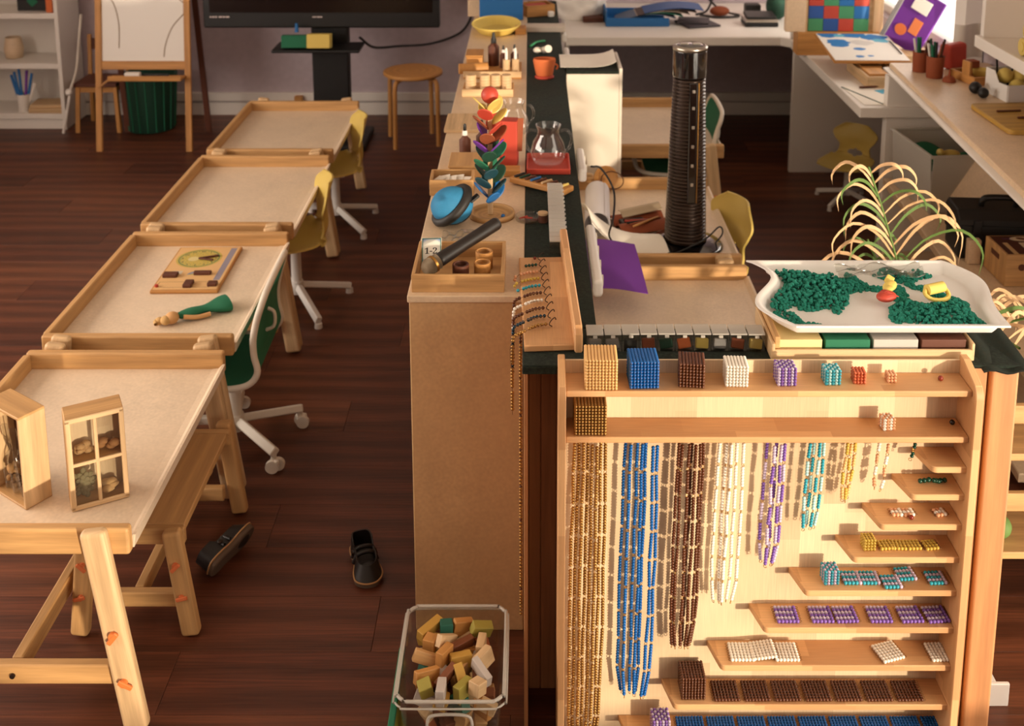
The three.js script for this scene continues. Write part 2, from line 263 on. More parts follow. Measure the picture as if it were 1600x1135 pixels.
tableSpots.forEach(([x, z, a, label], i) => { if (i) dup(table0, [x, 0, z], a, label, 'pine tray tables'); else { table0.position.set(x, 0, z); tag(table0, label, 'table', 'pine tray tables'); } });
{
  const b = thing('low_bench', 'low pine bench pushed halfway under the table with the display boxes', 'bench', [-0.99, 0, -2.71]);
  obj('seat', bx(0.25, 0.022, 0.4, 0, 0.272, 0, { r: 0.004 }), M.pine, b);
  for (const s of [-1, 1]) {
    obj('end_rail', bx(0.26, 0.045, 0.022, 0, 0.262, s * 0.212, { r: 0.006 }), M.pine, b); obj('cross_rail', bx(0.21, 0.042, 0.024, 0, 0.085, s * 0.212, { r: 0.005 }), M.pine, b);
    for (const q of [-1, 1]) {
      const l = obj('leg', bar([q * 0.105, 0.295, s * 0.24], [q * 0.14, 0.005, s * 0.24], 0.046, 0.032, { r: 0.01, seg: 2 }), M.pine, b);
      obj('wing_bolt', [cy(0.007, 0.007, 0.01, q * 0.115, 0.21, s * 0.259, { rot: [Math.PI / 2, 0, 0], n: 10 }), bx(0.03, 0.01, 0.006, q * 0.116, 0.206, s * 0.264, { rot: [0, 0, 0.8 * q] })], M.coral, l);
      obj('wing_bolt', [cy(0.007, 0.007, 0.01, q * 0.125, 0.12, s * 0.259, { rot: [Math.PI / 2, 0, 0], n: 10 }), bx(0.03, 0.01, 0.006, q * 0.127, 0.12, s * 0.264, { rot: [0, 0, 0.25] })], M.coral, l);
    }
  }
  obj('stretcher', bx(0.024, 0.042, 0.4, 0, 0.085, 0, { r: 0.004 }), M.pine, b);
}

// ---------------------------------------------------------------- chairs on star bases
function starBase(t, n, casters, m, R = 0.21, a0 = 0.35) {
  obj('column', [cy(0.022, 0.02, 0.2, 0, 0.16, 0), cy(0.032, 0.026, 0.05, 0, 0.085, 0)], m, t);
  for (let k = 0; k < n; k++) {
    const a = a0 + k * 2 * Math.PI / n, c = Math.cos(a), s = Math.sin(a);
    const arm = obj('base_arm', bar([c * 0.02, 0.088, s * 0.02], [c * R, casters ? 0.066 : 0.03, s * R], 0.026, 0.03, { r: 0.006 }), m, t);
    if (casters) obj('caster', [cy(0.021, 0.021, 0.013, c * (R - 0.004) - s * 0.011, 0.022, s * (R - 0.004) + c * 0.011, { rot: [Math.PI / 2, -a, 0] }), cy(0.021, 0.021, 0.013, c * (R - 0.004) + s * 0.011, 0.022, s * (R - 0.004) - c * 0.011, { rot: [Math.PI / 2, -a, 0] }), cy(0.008, 0.01, 0.03, c * (R - 0.01), 0.048, s * (R - 0.01)), bx(0.036, 0.016, 0.014, c * (R - 0.004), 0.036, s * (R - 0.004), { rot: [0, -a, 0], r: 0.005 })], m, arm);
    else obj('foot', cy(0.016, 0.014, 0.02, c * (R - 0.006), 0.01, s * (R - 0.006)), m, arm);
  }
}
const prof = (pts) => { const c = new THREE.CatmullRomCurve3(pts.map((p) => V(p[0], p[1], 0))); return (v) => c.getPoint(v); };
function yellowChair(label, pos, turn, swivel) {                  // faces local -x
  const t = thing('moulded_chair', label, 'chair', pos, turn, 'yellow moulded chairs'), P = prof([[-0.19, 0.292], [-0.11, 0.288], [0, 0.286], [0.085, 0.3], [0.128, 0.34], [0.132, 0.39], [0.128, 0.44], [0.138, 0.49], [0.16, 0.545]]);
  const W = prof([[0, 0.15], [0.15, 0.175], [0.3, 0.178], [0.42, 0.16], [0.53, 0.12], [0.62, 0.112], [0.76, 0.15], [0.9, 0.162], [1, 0.085]]);
  obj('shell', sheet((u, v) => { const p = P(v), s = u * 2 - 1, w = W(v).y; return [p.x - (v > 0.45 ? 0.028 * s * s : 0), p.y + (v < 0.4 ? 0.022 * s * s : 0), s * w]; }, 22, 40, 0.008, (u, v) => { const a = (u - 0.5) / 0.24, b = (v - 0.5) / 0.065; return a * a + b * b > 1; }), M.yellow, t);
  obj('seat_mount', bx(0.12, 0.02, 0.12, -0.02, 0.268, 0, { r: 0.006 }), M.plastic, t);
  starBase(t, 4, false, M.plastic, 0.235, swivel); return t;
}
yellowChair('yellow moulded chair tucked against the empty table beside the clock board table', [-0.955, 0, -4.29], 0.28, -0.28);
yellowChair('yellow moulded chair at the farthest table of the row, near the round stool', [-0.94, 0, -5.15], 0.3, -0.45);
yellowChair('yellow moulded chair tucked against the table with the tower fan', [0.67, 0, -4.03], 0.3, 0.3);
yellowChair('yellow moulded chair standing in the shade under the white counter', [1.62, 0, -5.45], 0.9, 0.1).scale.setScalar(0.72);
function greenChair(label, pos, turn, swivel) {
  const t = thing('fabric_chair', label, 'chair', pos, turn, 'green fabric chairs with white tube frames'), pts = [[-0.2, 0.31], [-0.1, 0.3], [0.02, 0.296], [0.09, 0.31], [0.12, 0.35], [0.112, 0.405], [0.112, 0.46], [0.125, 0.52], [0.138, 0.56], [0.146, 0.585]], P = prof(pts);
  const side = (s) => pts.map(([x, y], i) => [x, y, s * (i > 8 ? 0.165 : 0.178)]);
  obj('tube_frame', tube([...side(1), [0.151, 0.6, 0.13], [0.153, 0.606, 0], [0.151, 0.6, -0.13], ...side(-1).reverse(), [-0.235, 0.306, -0.11], [-0.24, 0.305, 0], [-0.235, 0.306, 0.11]], 0.0105, 150, 8, true), M.whiteWarm, t);
  obj('fabric', sheet((u, v) => { const p = P(v), s = u * 2 - 1; return [p.x + (v > 0.5 ? 0.012 * (1 - s * s) : 0), p.y - (v < 0.4 ? 0.012 * (1 - s * s) : 0), s * 0.168]; }, 10, 30, 0.006), M.green, t);
  obj('handle', tube([[0.125, 0.43, 0.06], [0.15, 0.445, 0.06], [0.152, 0.49, 0.06], [0.13, 0.505, 0.06]], 0.006, 12), M.whiteWarm, t);
  obj('seat_mount', bx(0.1, 0.03, 0.12, -0.03, 0.262, 0, { r: 0.008 }), M.whiteWarm, t);
  starBase(t, 5, true, M.whiteWarm, 0.22, swivel); return t;
}
greenChair('green fabric chair with white tube frame at the table with the clock board', [-0.95, 0, -3.3], 0.02, -0.48);
greenChair('green fabric chair with white tube frame behind the tower fan', [0.75, 0, -5.2], 0.0, 0.2);

// ---------------------------------------------------------------- round stool
{
  const t = thing('round_stool', 'round bentwood stool with four legs against the far wall', 'stool', [-0.691, 0, -6.42]);
  obj('seat', lathe([[0, 0.45], [0.165, 0.45], [0.175, 0.445], [0.175, 0.43], [0.165, 0.424], [0, 0.424]], 40), M.pineWarm, t);
  for (let k = 0; k < 4; k++) { const a = 0.55 + k * Math.PI / 2, c = Math.cos(a), s = Math.sin(a); obj('leg', tube([[c * 0.1, 0.416, s * 0.1], [c * 0.15, 0.412, s * 0.15], [c * 0.172, 0.385, s * 0.172], [c * 0.176, 0.3, s * 0.176], [c * 0.178, 0.15, s * 0.178], [c * 0.18, 0.012, s * 0.18]], 0.0135, 30, 8), M.pineWarm, t); }
}

// ---------------------------------------------------------------- television on its stand
{
  const t = thing('television_stand', 'large black television on a black pillar stand', 'television', [-1.2, 0, -6.34]);
  obj('screen_body', bx(1.36, 0.82, 0.07, 0, 1.138, 0, { r: 0.012, seg: 2 }), M.black, t);
  obj('screen', bx(1.28, 0.7, 0.004, 0, 1.17, 0.0365, { r: 0 }), mk(0x120c0a, { roughness: 0.18 }), t);
  obj('pillar', bx(0.215, 1.2, 0.08, 0.03, 0.6, -0.08, { r: 0.01 }), M.black, t); obj('floor_base', bx(0.42, 0.04, 0.4, 0.03, 0.02, -0.1, { r: 0.012 }), M.black, t);
  obj('shelf', bx(0.5, 0.018, 0.22, -0.02, 0.615, 0.04, { r: 0.006 }), M.black, t);
  const logo = canvasTex(256, 32, (c, w, h) => { c.fillStyle = '#0b0b0c'; c.fillRect(0, 0, w, h); c.fillStyle = '#d8c9c6'; for (const [x, w2] of [[6, 20], [34, 30], [70, 24], [112, 40], [158, 30], [194, 44]]) c.fillRect(x, 8, w2, 16); });
  const p1 = plate(0.125, 0.016, logo); p1.name = 'brand_mark'; p1.position.set(-0.58, 0.795, 0.039); t.add(p1);
  const p2 = plate(0.062, 0.014, logo); p2.name = 'brand_mark'; p2.position.set(-0.02, 0.795, 0.039); t.add(p2);
  const g = thing('picture_box', 'flat green and tan packet lying on the television shelf', 'packet', [-1.32, 0.628, -6.24]);
  obj('carton', bx(0.15, 0.07, 0.09, -0.02, 0.038, 0, { rot: [-0.15, 0.1, 0] }), M.green, g); obj('window_panel', bx(0.13, 0.08, 0.09, 0.12, 0.043, 0.01, { rot: [-0.15, 0, 0] }), M.yellowSoft, g);
  tag(obj('blue_bottle', [cy(0.012, 0.008, 0.05, -1.33, 0.745, -6.24)], M.blue), 'small blue bottle cap above the green packet', 'bottle');
  tag(obj('power_cable', tube([[-0.99, 0.66, -6.36], [-0.93, 0.57, -6.5], [-0.8, 0.53, -6.7], [-0.62, 0.5, -6.9], [-0.45, 0.55, -6.97], [-0.38, 0.64, -6.98], [-0.366, 0.73, -6.985]], 0.008, 50), M.black), 'black power cable hanging from the television to the wall socket', 'cable');
  const s = thing('wall_socket', 'grey wall socket with a black plug', 'socket', [-0.38, 0.78, -7.01]); obj('cover', bx(0.16, 0.1, 0.016, 0, 0.05, 0, { r: 0.006 }), M.grey, s); obj('plug', bx(0.035, 0.07, 0.04, 0.014, 0.0, 0.022, { r: 0.01 }), M.black, s);
}

// ---------------------------------------------------------------- easel, small chair, bin and white bookcase
{
  const t = thing('easel', 'wooden easel with a white board and faint drawn curves', 'easel', [-2.25, 0, -6.27]);
  for (const q of [-1, 1]) { obj('front_leg', bar([q * 0.262, 0, 0.01], [q * 0.255, 1.25, -0.17], 0.036, 0.022), M.pineWarm, t); obj('rear_leg', bar([q * 0.25 + 0.02, 0, -0.37], [q * 0.24 + 0.02, 1.25, -0.19], 0.034, 0.02), M.brown, t); }
  obj('board', bx(0.5, 0.72, 0.012, 0, 0.88, -0.125, { rot: [-0.143, 0, 0], r: 0.002 }), M.white, t);
  obj('frame_rail', bx(0.52, 0.05, 0.022, 0, 0.5, -0.068, { rot: [-0.143, 0, 0] }), M.pineWarm, t);
  obj('tray', [bx(0.42, 0.012, 0.1, 0.04, 0.44, 0.0), bx(0.42, 0.03, 0.01, 0.04, 0.45, 0.05)], M.pineWarm, t); obj('brace', bar([-0.25, 0.38, 0.0], [-0.16, 0.45, -0.02], 0.012, 0.012), M.pineWarm, t);
  const pts = [[[-0.24, 0.95], [-0.17, 0.86], [-0.14, 0.74], [-0.14, 0.6]], [[0.24, 0.8], [0.17, 0.72], [0.13, 0.62], [0.12, 0.55]], [[0.13, 1.0], [0.17, 0.92], [0.24, 0.86]]];
  for (const l of pts) obj('pen_line', tube(l.map(([x, y]) => [x, y, -0.118 - (y - 0.88) * 0.144]), 0.003, 24, 5), mk(0x9a8672), t);
  tag(obj('board_eraser', bx(0.09, 0.03, 0.035, -2.29, 0.462, -6.262, { r: 0.006 }), M.white), 'white eraser lying on the easel tray', 'eraser');
  tag(obj('marker_pen', cy(0.008, 0.008, 0.2, -2.19, 0.455, -6.285, { rot: [0, 0, Math.PI / 2] }), M.black), 'dark marker pen lying on the easel tray', 'pen');
  const b = thing('waste_bin', 'dark green ribbed bin behind the easel legs', 'bin', [-2.36, 0, -6.72]);
  obj('tub', lathe([[0, 0.004], [0.14, 0.004], [0.165, 0.34], [0.172, 0.345], [0.172, 0.352], [0.158, 0.352], [0.133, 0.012], [0, 0.012]], 36), M.greenDeep, b);
  for (let k = 0; k < 18; k++) { const a = k / 18 * 6.283; obj('rib', bar([Math.cos(a) * 0.142, 0.01, Math.sin(a) * 0.142], [Math.cos(a) * 0.166, 0.335, Math.sin(a) * 0.166], 0.007, 0.007, { r: 0.002 }), M.green, b); }
  const c = thing('small_wooden_chair', 'small brown wooden chair half hidden behind the easel', 'chair', [-2.66, 0, -6.75]);
  obj('seat', bx(0.26, 0.022, 0.26, 0, 0.3, 0), M.brown, c); obj('seat_rail', bx(0.24, 0.04, 0.22, 0, 0.27, 0), M.pineWarm, c);
  for (const [x, z] of [[-0.11, 0.11], [0.12, 0.11], [-0.11, -0.11], [0.12, -0.11]]) obj('leg', bar([x, 0.29, z], [x * 1.12, 0, z * 1.15], 0.026, 0.026), M.pineWarm, c);
  for (const x of [-0.12, 0.12]) obj('back_post', bar([x, 0.3, -0.12], [x, 0.56, -0.15], 0.024, 0.02), M.pineWarm, c); obj('backrest', bx(0.24, 0.07, 0.016, 0, 0.5, -0.148), M.brown, c);
  const p = thing('folding_stand', 'thin white folding stand leaning beside the white bookcase', 'stand', [-2.83, 0, -6.6]);
  obj('upper_tube', tube([[0.13, 0.75, 0], [0.1, 0.55, 0], [0.075, 0.4, 0], [0.03, 0.28, 0]], 0.008, 16), M.whiteWarm, p); obj('lower_tube', tube([[0.03, 0.27, 0], [0.0, 0.13, 0.01], [-0.03, 0.008, 0.01]], 0.009, 12), M.white, p); obj('joint', sp(0.022, 0.022, 0.265, 0.005), M.white, p);
}
{
  const x1 = -2.87, t = thing('white_bookcase', 'white open bookcase standing by the easel', 'bookcase', [-3.26, 0, -6.84]);
  obj('side_panel', span(0.36, 0.385, 0, 1.5, -0.16, 0.16), M.white, t); obj('side_panel', span(-0.385, -0.36, 0, 1.5, -0.16, 0.16), M.white, t); obj('back_panel', span(-0.36, 0.36, 0, 1.5, -0.16, -0.15), M.white, t);
  for (const y of [0.085, 0.405, 0.72, 1.04, 1.49]) obj('shelf', span(-0.36, 0.36, y - 0.017, y + 0.017, -0.15, 0.155), M.white, t);
  obj('plinth', span(-0.36, 0.36, 0, 0.066, 0.12, 0.14), M.white, t);
  const cup = thing('pen_pot', 'white pot holding blue and purple rods in the white bookcase', 'pot', [-3.16, 0.102, -6.75]);
  obj('pot', lathe([[0, 0], [0.035, 0], [0.038, 0.11], [0.034, 0.11], [0.031, 0.006], [0, 0.006]]), M.white, cup);
  [[-0.05, 0.25, M.blue], [-0.02, 0.27, M.blue], [0.03, 0.26, M.purple], [0.06, 0.24, M.blue], [0.075, 0.18, M.white], [-0.07, 0.23, M.blue]].forEach(([dx, h, m]) => obj('rod', bar([dx * 0.2, 0.012, 0], [dx, h, -0.01], 0.016, 0.01), m, cup));
  tag(obj('book_stack', [bx(0.22, 0.03, 0.18, -3.0, 0.118, -6.78), bx(0.2, 0.02, 0.16, -3.01, 0.144, -6.78, { rot: [0, 0.1, 0] })], M.pinePale), 'pale flat box lying on the bottom shelf of the white bookcase', 'box');
  const p = thing('framed_picture', 'dark framed picture with a green star on the white bookcase shelf', 'picture', [-3.06, 0.738, -6.77]);
  obj('frame', bx(0.19, 0.17, 0.018, 0, 0.086, 0), M.charcoal, p); obj('star', bx(0.05, 0.05, 0.004, 0, 0.06, 0.01, { rot: [0, 0, 0.7] }), M.green, p);
  tag(obj('upright_book', bx(0.04, 0.2, 0.15, -2.935, 0.838, -6.78), M.coral), 'orange book standing at the end of the bookcase shelf', 'book');
  tag(obj('round_pot', lathe([[0, 0], [0.05, 0], [0.06, 0.06], [0.045, 0.13], [0.04, 0.13], [0.052, 0.06], [0.045, 0.006], [0, 0.006]], 24, -3.24, 0.423, -6.85), M.laminate), 'small beige pot in the middle of the white bookcase', 'pot');
}
// wooden feet of the wall bracket low on the wall behind the row of tables
tag(obj('wooden_block', [bx(0.16, 0.09, 0.05, -1.56, 0.045, -6.97), bx(0.05, 0.05, 0.04, -1.49, 0.112, -6.97)], M.pineWarm), 'small brown wooden block against the baseboard behind the last table', 'block');

// ---------------------------------------------------------------- the bead cabinet
const ZB = -2.157, ZF = -2.083;                                  // back panel face, shelf fronts
const shelves = [[0.073, 0.893], [0.073, 0.79], [0.828, 0.722], [0.789, 0.659], [0.729, 0.59], [0.676, 0.513], [0.579, 0.434], [0.496, 0.345], [0.407, 0.253], [0.309, 0.156], [0.215, 0.062]];
{
  const t = thing('bead_cabinet', 'wide open bead cabinet of pale beech with stepped shelves', 'cabinet', [0, 0, 0]);
  obj('back_panel', span(0.066, 0.9, 0.0, 0.921, -2.1625, ZB, { r: 0.001 }), M.beechPale, t);
  for (const [x0, x1] of [[0.058, 0.073], [0.899, 0.915]]) {
    const s = new THREE.Shape(); s.moveTo(0, 0); s.lineTo(0.098, 0); s.lineTo(0.098, 0.895); s.quadraticCurveTo(0.097, 0.91, 0.085, 0.92); s.lineTo(0.02, 0.943); s.lineTo(0, 0.943); s.lineTo(0, 0);
    obj('side_panel', extr(s, x1 - x0, { grain: 1 }).rotateY(-Math.PI / 2).translate(x1, -0.012, -2.163), M.beech, t);
  }
  shelves.forEach(([x0, y], i) => {
    if (i < 2) return obj('shelf', span(0.073, 0.899, y - 0.014, y, ZB, ZF), M.beech, t);
    const s = new THREE.Shape(), w = 0.899 - x0; s.moveTo(-0.018, 0); s.lineTo(w, 0); s.lineTo(w, 0.074); s.lineTo(0.012, 0.074); s.quadraticCurveTo(0.002, 0.074, -0.001, 0.064); s.lineTo(-0.018, 0);
    obj('shelf', extr(s, 0.014, {}).rotateX(Math.PI / 2).translate(x0, y, ZB), M.beech, t);
  });
}
const bs = 0.0067, beadG = clean(new THREE.SphereGeometry(bs * 0.55, 8, 6)), hubG = clean(new THREE.TorusGeometry(0.0028, 0.0006, 4, 8));
function beadCube(n, m, m2, wm) {                                 // shell of an n by n by n cube, base centre at origin
  const a = [], b = [], w = [];
  for (let i = 0; i < n; i++) for (let j = 0; j < n; j++) for (let k = 0; k < n; k++) if (i === 0 || j === 0 || k === 0 || i === n - 1 || j === n - 1 || k === n - 1) (m2 && (i + k) % 2 ? b : a).push(mat4((i - (n - 1) / 2) * bs, (j + 0.5) * bs, (k - (n - 1) / 2) * bs));
  for (let i = 0; i < n; i++) for (let j = 0; j < n; j++) for (const s of [-1, 1]) w.push(mat4((i - (n - 1) / 2) * bs, (j + 0.5) * bs, s * (n / 2) * bs, 0, Math.PI / 2, 0, 0.7));
  return { a, b, w };
}
function addBeads(t, { a, b, w }, m, m2) {
  const o = obj('beads', scatter(beadG, a), m, t); o.userData.kind = 'stuff'; if (b.length) obj('beads', scatter(beadG, b), m2, t).userData.kind = 'stuff';
  if (w.length) obj('wire_loops', scatter(hubG, w), M.wire, t).userData.kind = 'stuff'; return o;
}
function cube(n, m, m2, label, pos, turn = 0) { const t = thing('bead_cube', label, 'bead cube', pos, turn, 'bead cubes'); addBeads(t, beadCube(n, m, m2), m, m2); return t; }
const px2x = (px, s) => (px - 828) / s;
const top = shelves[0][1];
cube(10, B.gold10, null, 'largest pale orange bead cube on the top shelf', [0.145, top, -2.118], -0.02);
cube(9, B.blue9, null, 'blue bead cube on the top shelf', [0.232, top, -2.12], 0.03);
cube(8, B.brown8, null, 'dark brown bead cube on the top shelf', [0.332, top, -2.12], -0.1);
cube(7, B.white7, null, 'white bead cube on the top shelf', [0.423, top, -2.12], -0.04);
cube(6, B.purple6, B.lavender, 'purple and white striped bead cube on the top shelf', [0.525, top, -2.12], 0.03);
cube(5, B.teal5, B.pale5, 'turquoise bead cube on the top shelf', [0.62, top, -2.12], 0.04);
cube(4, B.red4, null, 'orange red bead cube on the top shelf', [0.677, top, -2.122], -0.04);
cube(3, B.pink3, null, 'smallest pink bead cube on the top shelf', [0.744, top, -2.124], 0.03);
tag(obj('single_bead', sp(0.0055, 0.848, top + 0.005, -2.125), B.red1), 'single red bead on the top shelf', 'bead');
cube(10, B.brass, null, 'brass coloured bead cube on the second shelf', [0.124, 0.79, -2.121], 0);
cube(4, B.pink3, B.white7, 'small beige and white bead cube on the second shelf', [0.741, 0.79, -2.118], 0.15);
tag(obj('single_bead', sp(0.0055, 0.881, 0.795, -2.13), B.black), 'single dark bead on the second shelf', 'bead');
cube(4, B.yellow4, null, 'small yellow bead cube beside yellow bead squares', [px2x(1345, 722), 0.513, -2.115], 0.05);
cube(5, B.teal5, B.lavender, 'turquoise bead cube beside turquoise bead squares', [px2x(1281, 709), 0.434, -2.115], 0.06);
cube(8, B.brown8, null, 'brown bead cube beside a row of brown bead squares', [px2x(1066, 674), 0.156, -2.122], 0.02);
cube(6, B.lavender, B.purple6, 'lavender bead cube beside a row of blue bead squares', [px2x(1017, 662), 0.062, -2.115], 0.05);
function square(n, m, m2, label, group, pos, turn = 0, lean) {
  const t = thing('bead_square', label, 'bead square', pos, turn, group), a = [], b = [], w = [];
  for (let i = 0; i < n; i++) { for (let k = 0; k < n; k++) (m2 && (k % 2 || i === n - 1) ? b : a).push(mat4((i - (n - 1) / 2) * bs, bs * 0.5, (k - (n - 1) / 2) * bs)); for (const s of [-1, 1]) w.push(mat4(s * (n / 2 + 0.2) * bs, bs * 0.5, (i - (n - 1) / 2) * bs, Math.PI / 2, 0, 0, 0.9)); }
  addBeads(t, { a, b, w }, m, m2); t.scale.setScalar({ 3: 1.2, 4: 1.12, 5: 1.18, 6: 1.2, 7: 1.12, 8: 1.06, 9: 1.02 }[n]); if (lean) t.rotation.z = lean; return t;
}
const row = (n, m, m2, y, s, list, label, group, z = -2.118) => list.forEach(([px, turn = 0, dz = 0, lean = 0, dy = 0], i) => square(n, m, m2, ['first', 'second', 'third', 'fourth', 'fifth', 'sixth', 'seventh', 'eighth', 'ninth'][i] + ' ' + label, group, [px2x(px, s), y + dy, z + dz], turn, lean));
row(3, B.pink3, B.white7, 0.59, 735, [[1396], [1414, 0.1], [1463, 0.2]], 'tiny pink bead square from the open shelf end above the yellow squares', 'pink bead squares');
tag(obj('single_bead', sp(0.005, px2x(1415, 735), 0.595, -2.1), B.red1), 'single red bead in front of the pink bead squares', 'bead');
row(4, B.yellow4, null, 0.513, 722, [[1372, 0.1], [1393, -0.05], [1415, 0.05], [1441, 0.15]], 'yellow bead square along from the small yellow bead cube', 'yellow bead squares');
row(5, B.teal5, B.lavender, 0.434, 709, [[1314], [1342], [1372, 0.05, 0.012], [1399, 0.1, -0.012], [1442, 0.05]], 'turquoise bead square along from the turquoise bead cube', 'turquoise bead squares');
row(6, B.lavender, B.purple6, 0.345, 697, [[1212], [1264], [1300, 0.04], [1351], [1397, 0.04], [1436, 0.08]], 'lavender bead square from the open end of its shelf', 'lavender bead squares');
row(7, B.white7, null, 0.253, 685, [[1141], [1174, 0.05, -0.002, 0.1, 0.003], [1207, 0, 0, 0], [1359, 0.3], [1436, 0.05]], 'white bead square from the open end of its shelf', 'white bead squares');
row(8, B.brown8, null, 0.156, 674, [0, 1, 2, 3, 4, 5, 6].map((k) => [1115 + k * 44.5, 0.02]), 'brown bead square along from the brown bead cube', 'brown bead squares');
row(9, B.blue9, null, 0.062, 662, [0, 1, 2, 3, 4, 5, 6, 7, 8].map((k) => [1062 + k * 45, 0.02]), 'blue bead square along from the lavender bead cube', 'blue bead squares');
for (const [dx, a] of [[0, 0.2], [0.02, -0.3], [0.034, 0.1]]) { const t = thing('bead_bar', 'short dark green bead bar lying on a small stepped shelf', 'bead bar', [px2x(1442, 740) + dx, 0.659, -2.125], a, 'dark green bead bars'); addBeads(t, { a: [0, 1, 2].map((k) => mat4((k - 1) * bs * 1.4, bs * 0.75, 0, 0, 0, 0, 1.4)), b: [], w: [] }, B.green2); }

// hanging chains: bars of beads joined by wire rings, folded into strands
function chain(nb, m, m2, label, xs, y0, segs, zc = -2.122, drift = -0.03) {
  const t = thing('bead_chain', label, 'bead chain', [0, 0, 0], 0, 'bead chains hanging in the cabinet');
  const L = nb * bs, stepY = L + 0.0075, geo = scatter(beadG, Array.from({ length: nb }, (_, i) => mat4(0, -(i + 0.5) * bs, 0, 0, 0, 0, [1.15, 1, 1.15]))), rings = [];
  const cx = (xs[0] + xs[xs.length - 1]) / 2;
  xs.forEach((x, k) => {
    const pinch = 0.8 + 0.2 * rnd(), zz = zc + rr(-0.012, 0.008); let px = x, py = y0 - rr(0, 0.006);
    for (let s = 0; s < segs; s++) {
      const f = segs > 2 ? Math.sin(Math.PI * (s + 1) / segs) : 0, nx = cx + (x - cx) * (1 + 0.12 * f) * (s === segs - 1 ? 0.72 : 1) * pinch + (1 - pinch) * (x - cx) + drift * 0.3 * (s + 1) / segs + rr(-0.0016, 0.0016);
      const ny = py - stepY, bmesh = obj('bead_bar', geo, m2 && (k + s) % 2 ? m2 : m, t); bmesh.position.set(px, py - 0.003, zz); bmesh.rotation.z = Math.atan2(nx - px, stepY);
      rings.push(mat4(nx, ny + 0.0005, zz, 0, rr(0, 3), 0, 1.15)); px = nx; py = ny;
    }
  });
  obj('wire_rings', scatter(hubG, rings), M.brass, t).userData.kind = 'stuff';
  obj('hook', xs.map((x) => tube([[x, y0 - 0.004, zc], [x, y0 + 0.012, zc + 0.002], [x, y0 + 0.02, zc]], 0.0008, 6, 4)), M.wire, t);
}
const lin = (a, b, n) => Array.from({ length: n }, (_, i) => a + (b - a) * (n > 1 ? i / (n - 1) : 0));
const hookY = 0.757;
chain(10, B.brass, null, 'long brass coloured bead chain hanging in folded strands by the cabinet side', lin(0.094, 0.158, 8), hookY, 10);
chain(9, B.blue9, null, 'long blue bead chain hanging in folded strands', [0.201, 0.211, 0.226, 0.236, 0.243, 0.257, 0.266], hookY, 9);
chain(8, B.brown8, null, 'dark brown bead chain hanging in folded strands', [0.312, 0.319, 0.333, 0.34, 0.347, 0.356, 0.363], hookY, 8);
chain(7, B.white7, null, 'white bead chain hanging in folded strands', [0.398, 0.412, 0.42, 0.434, 0.447], hookY, 7, -2.12);
chain(6, B.purple6, B.lavender, 'purple and lavender bead chain hanging in folded strands', [0.497, 0.509, 0.518, 0.526, 0.533], hookY, 6);
chain(5, B.teal5, B.pale5, 'turquoise bead chain hanging in folded strands', [0.585, 0.597, 0.606, 0.616], hookY, 5);
chain(4, B.yellow4, B.gold10, 'yellow bead chain hanging in folded strands', [0.665, 0.673, 0.682], hookY, 4);
chain(3, B.white7, B.pink3, 'thin pink and white bead chain hanging in two strands', [0.733, 0.748], hookY, 4);
chain(2, B.green2, null, 'shortest dark green bead chain hanging beside the small shelves', [0.804], hookY, 2);

// ---------------------------------------------------------------- things on the bookcase felt
function organiser(label, n, pos, turn, w, d, h, tags, arc, lidM) {
  const t = thing('clear_organiser', label, 'organiser', pos, turn);
  for (let k = 0; k < n; k++) {
    const x = (k - (n - 1) / 2) * w, z = arc * Math.pow((k - (n - 1) / 2) / (n / 2), 2), a = w * 0.47, b = d / 2, e = 0.0012;
    const c = obj('compartment', [span(x - a, x + a, 0, e, z - b, z + b, { r: 0 }), span(x - a, x - a + e, e, h, z - b, z + b, { r: 0 }), span(x + a - e, x + a, e, h, z - b, z + b, { r: 0 }), span(x - a, x + a, e, h, z - b, z - b + e, { r: 0 }), span(x - a, x + a, e, h, z + b - e, z + b, { r: 0 })], M.clear, t);
    obj('lid', [bx(a * 2, 0.004, d, x, h + 0.003, z, { r: 0.0015 }), bx(a * 0.5, 0.006, 0.003, x, h - 0.001, z + b + 0.002, { r: 0.001 })], lidM, c);
    if (tags) obj('paper_tags', [bx(a * 1.55, h * 0.6, 0.012, x, e + h * 0.32, z + b * 0.45, { rot: [-0.3, rr(-0.2, 0.2), rr(-0.2, 0.2)] })], tags[k % tags.length], c);
  }
  return t;
}
organiser('row of clear lidded compartments with coloured tags along the felt', 10, [0.312, 0.9095, -2.238], 0, 0.0384, 0.044, 0.036, [M.grey, M.grey, M.charcoal, M.terracotta, M.greenDeep, M.coral, M.yellowSoft, M.grey, M.terracotta, M.yellow], 0.004, M.lid);
organiser('row of frosted lidded compartments lying along the felt strip', 14, [0.073, 0.91, -2.94], Math.PI / 2, 0.031, 0.044, 0.03, null, 0, M.frosted);
{
  const t = thing('colour_box_tray', 'shallow wooden tray with four coloured stacks under the sand tray', 'tray', [0.722, 0.9085, -2.262]);
  obj('tray_floor', bx(0.412, 0.006, 0.165, 0, 0.003, 0), M.pinePale, t);
  obj('front_board', bx(0.424, 0.026, 0.008, 0, 0.013, 0.084), M.pinePale, t); obj('rear_board', bx(0.424, 0.026, 0.008, 0, 0.013, -0.084), M.pinePale, t);
  for (const s of [-1, 1]) obj('end_board', bx(0.008, 0.04, 0.176, s * 0.21, 0.02, 0), M.pinePale, t);
  ['pale yellow', 'green', 'grey', 'dark brown'].forEach((n, k) => tag(obj('card_stack', bx(0.095, 0.036, 0.15, 0.722 - 0.152 + k * 0.1015, 0.933, -2.262, { r: 0.002 }), [mk(0xe6cf92), M.green, mk(0xb7b1ab), M.brown][k]), n + ' stack of cards in the shallow wooden tray', 'card stack', 'coloured card stacks'));
  const sl = obj('divider', bx(0.012, 0.05, 0.17, -0.2, 0.026, -0.006), M.pine, t);
}
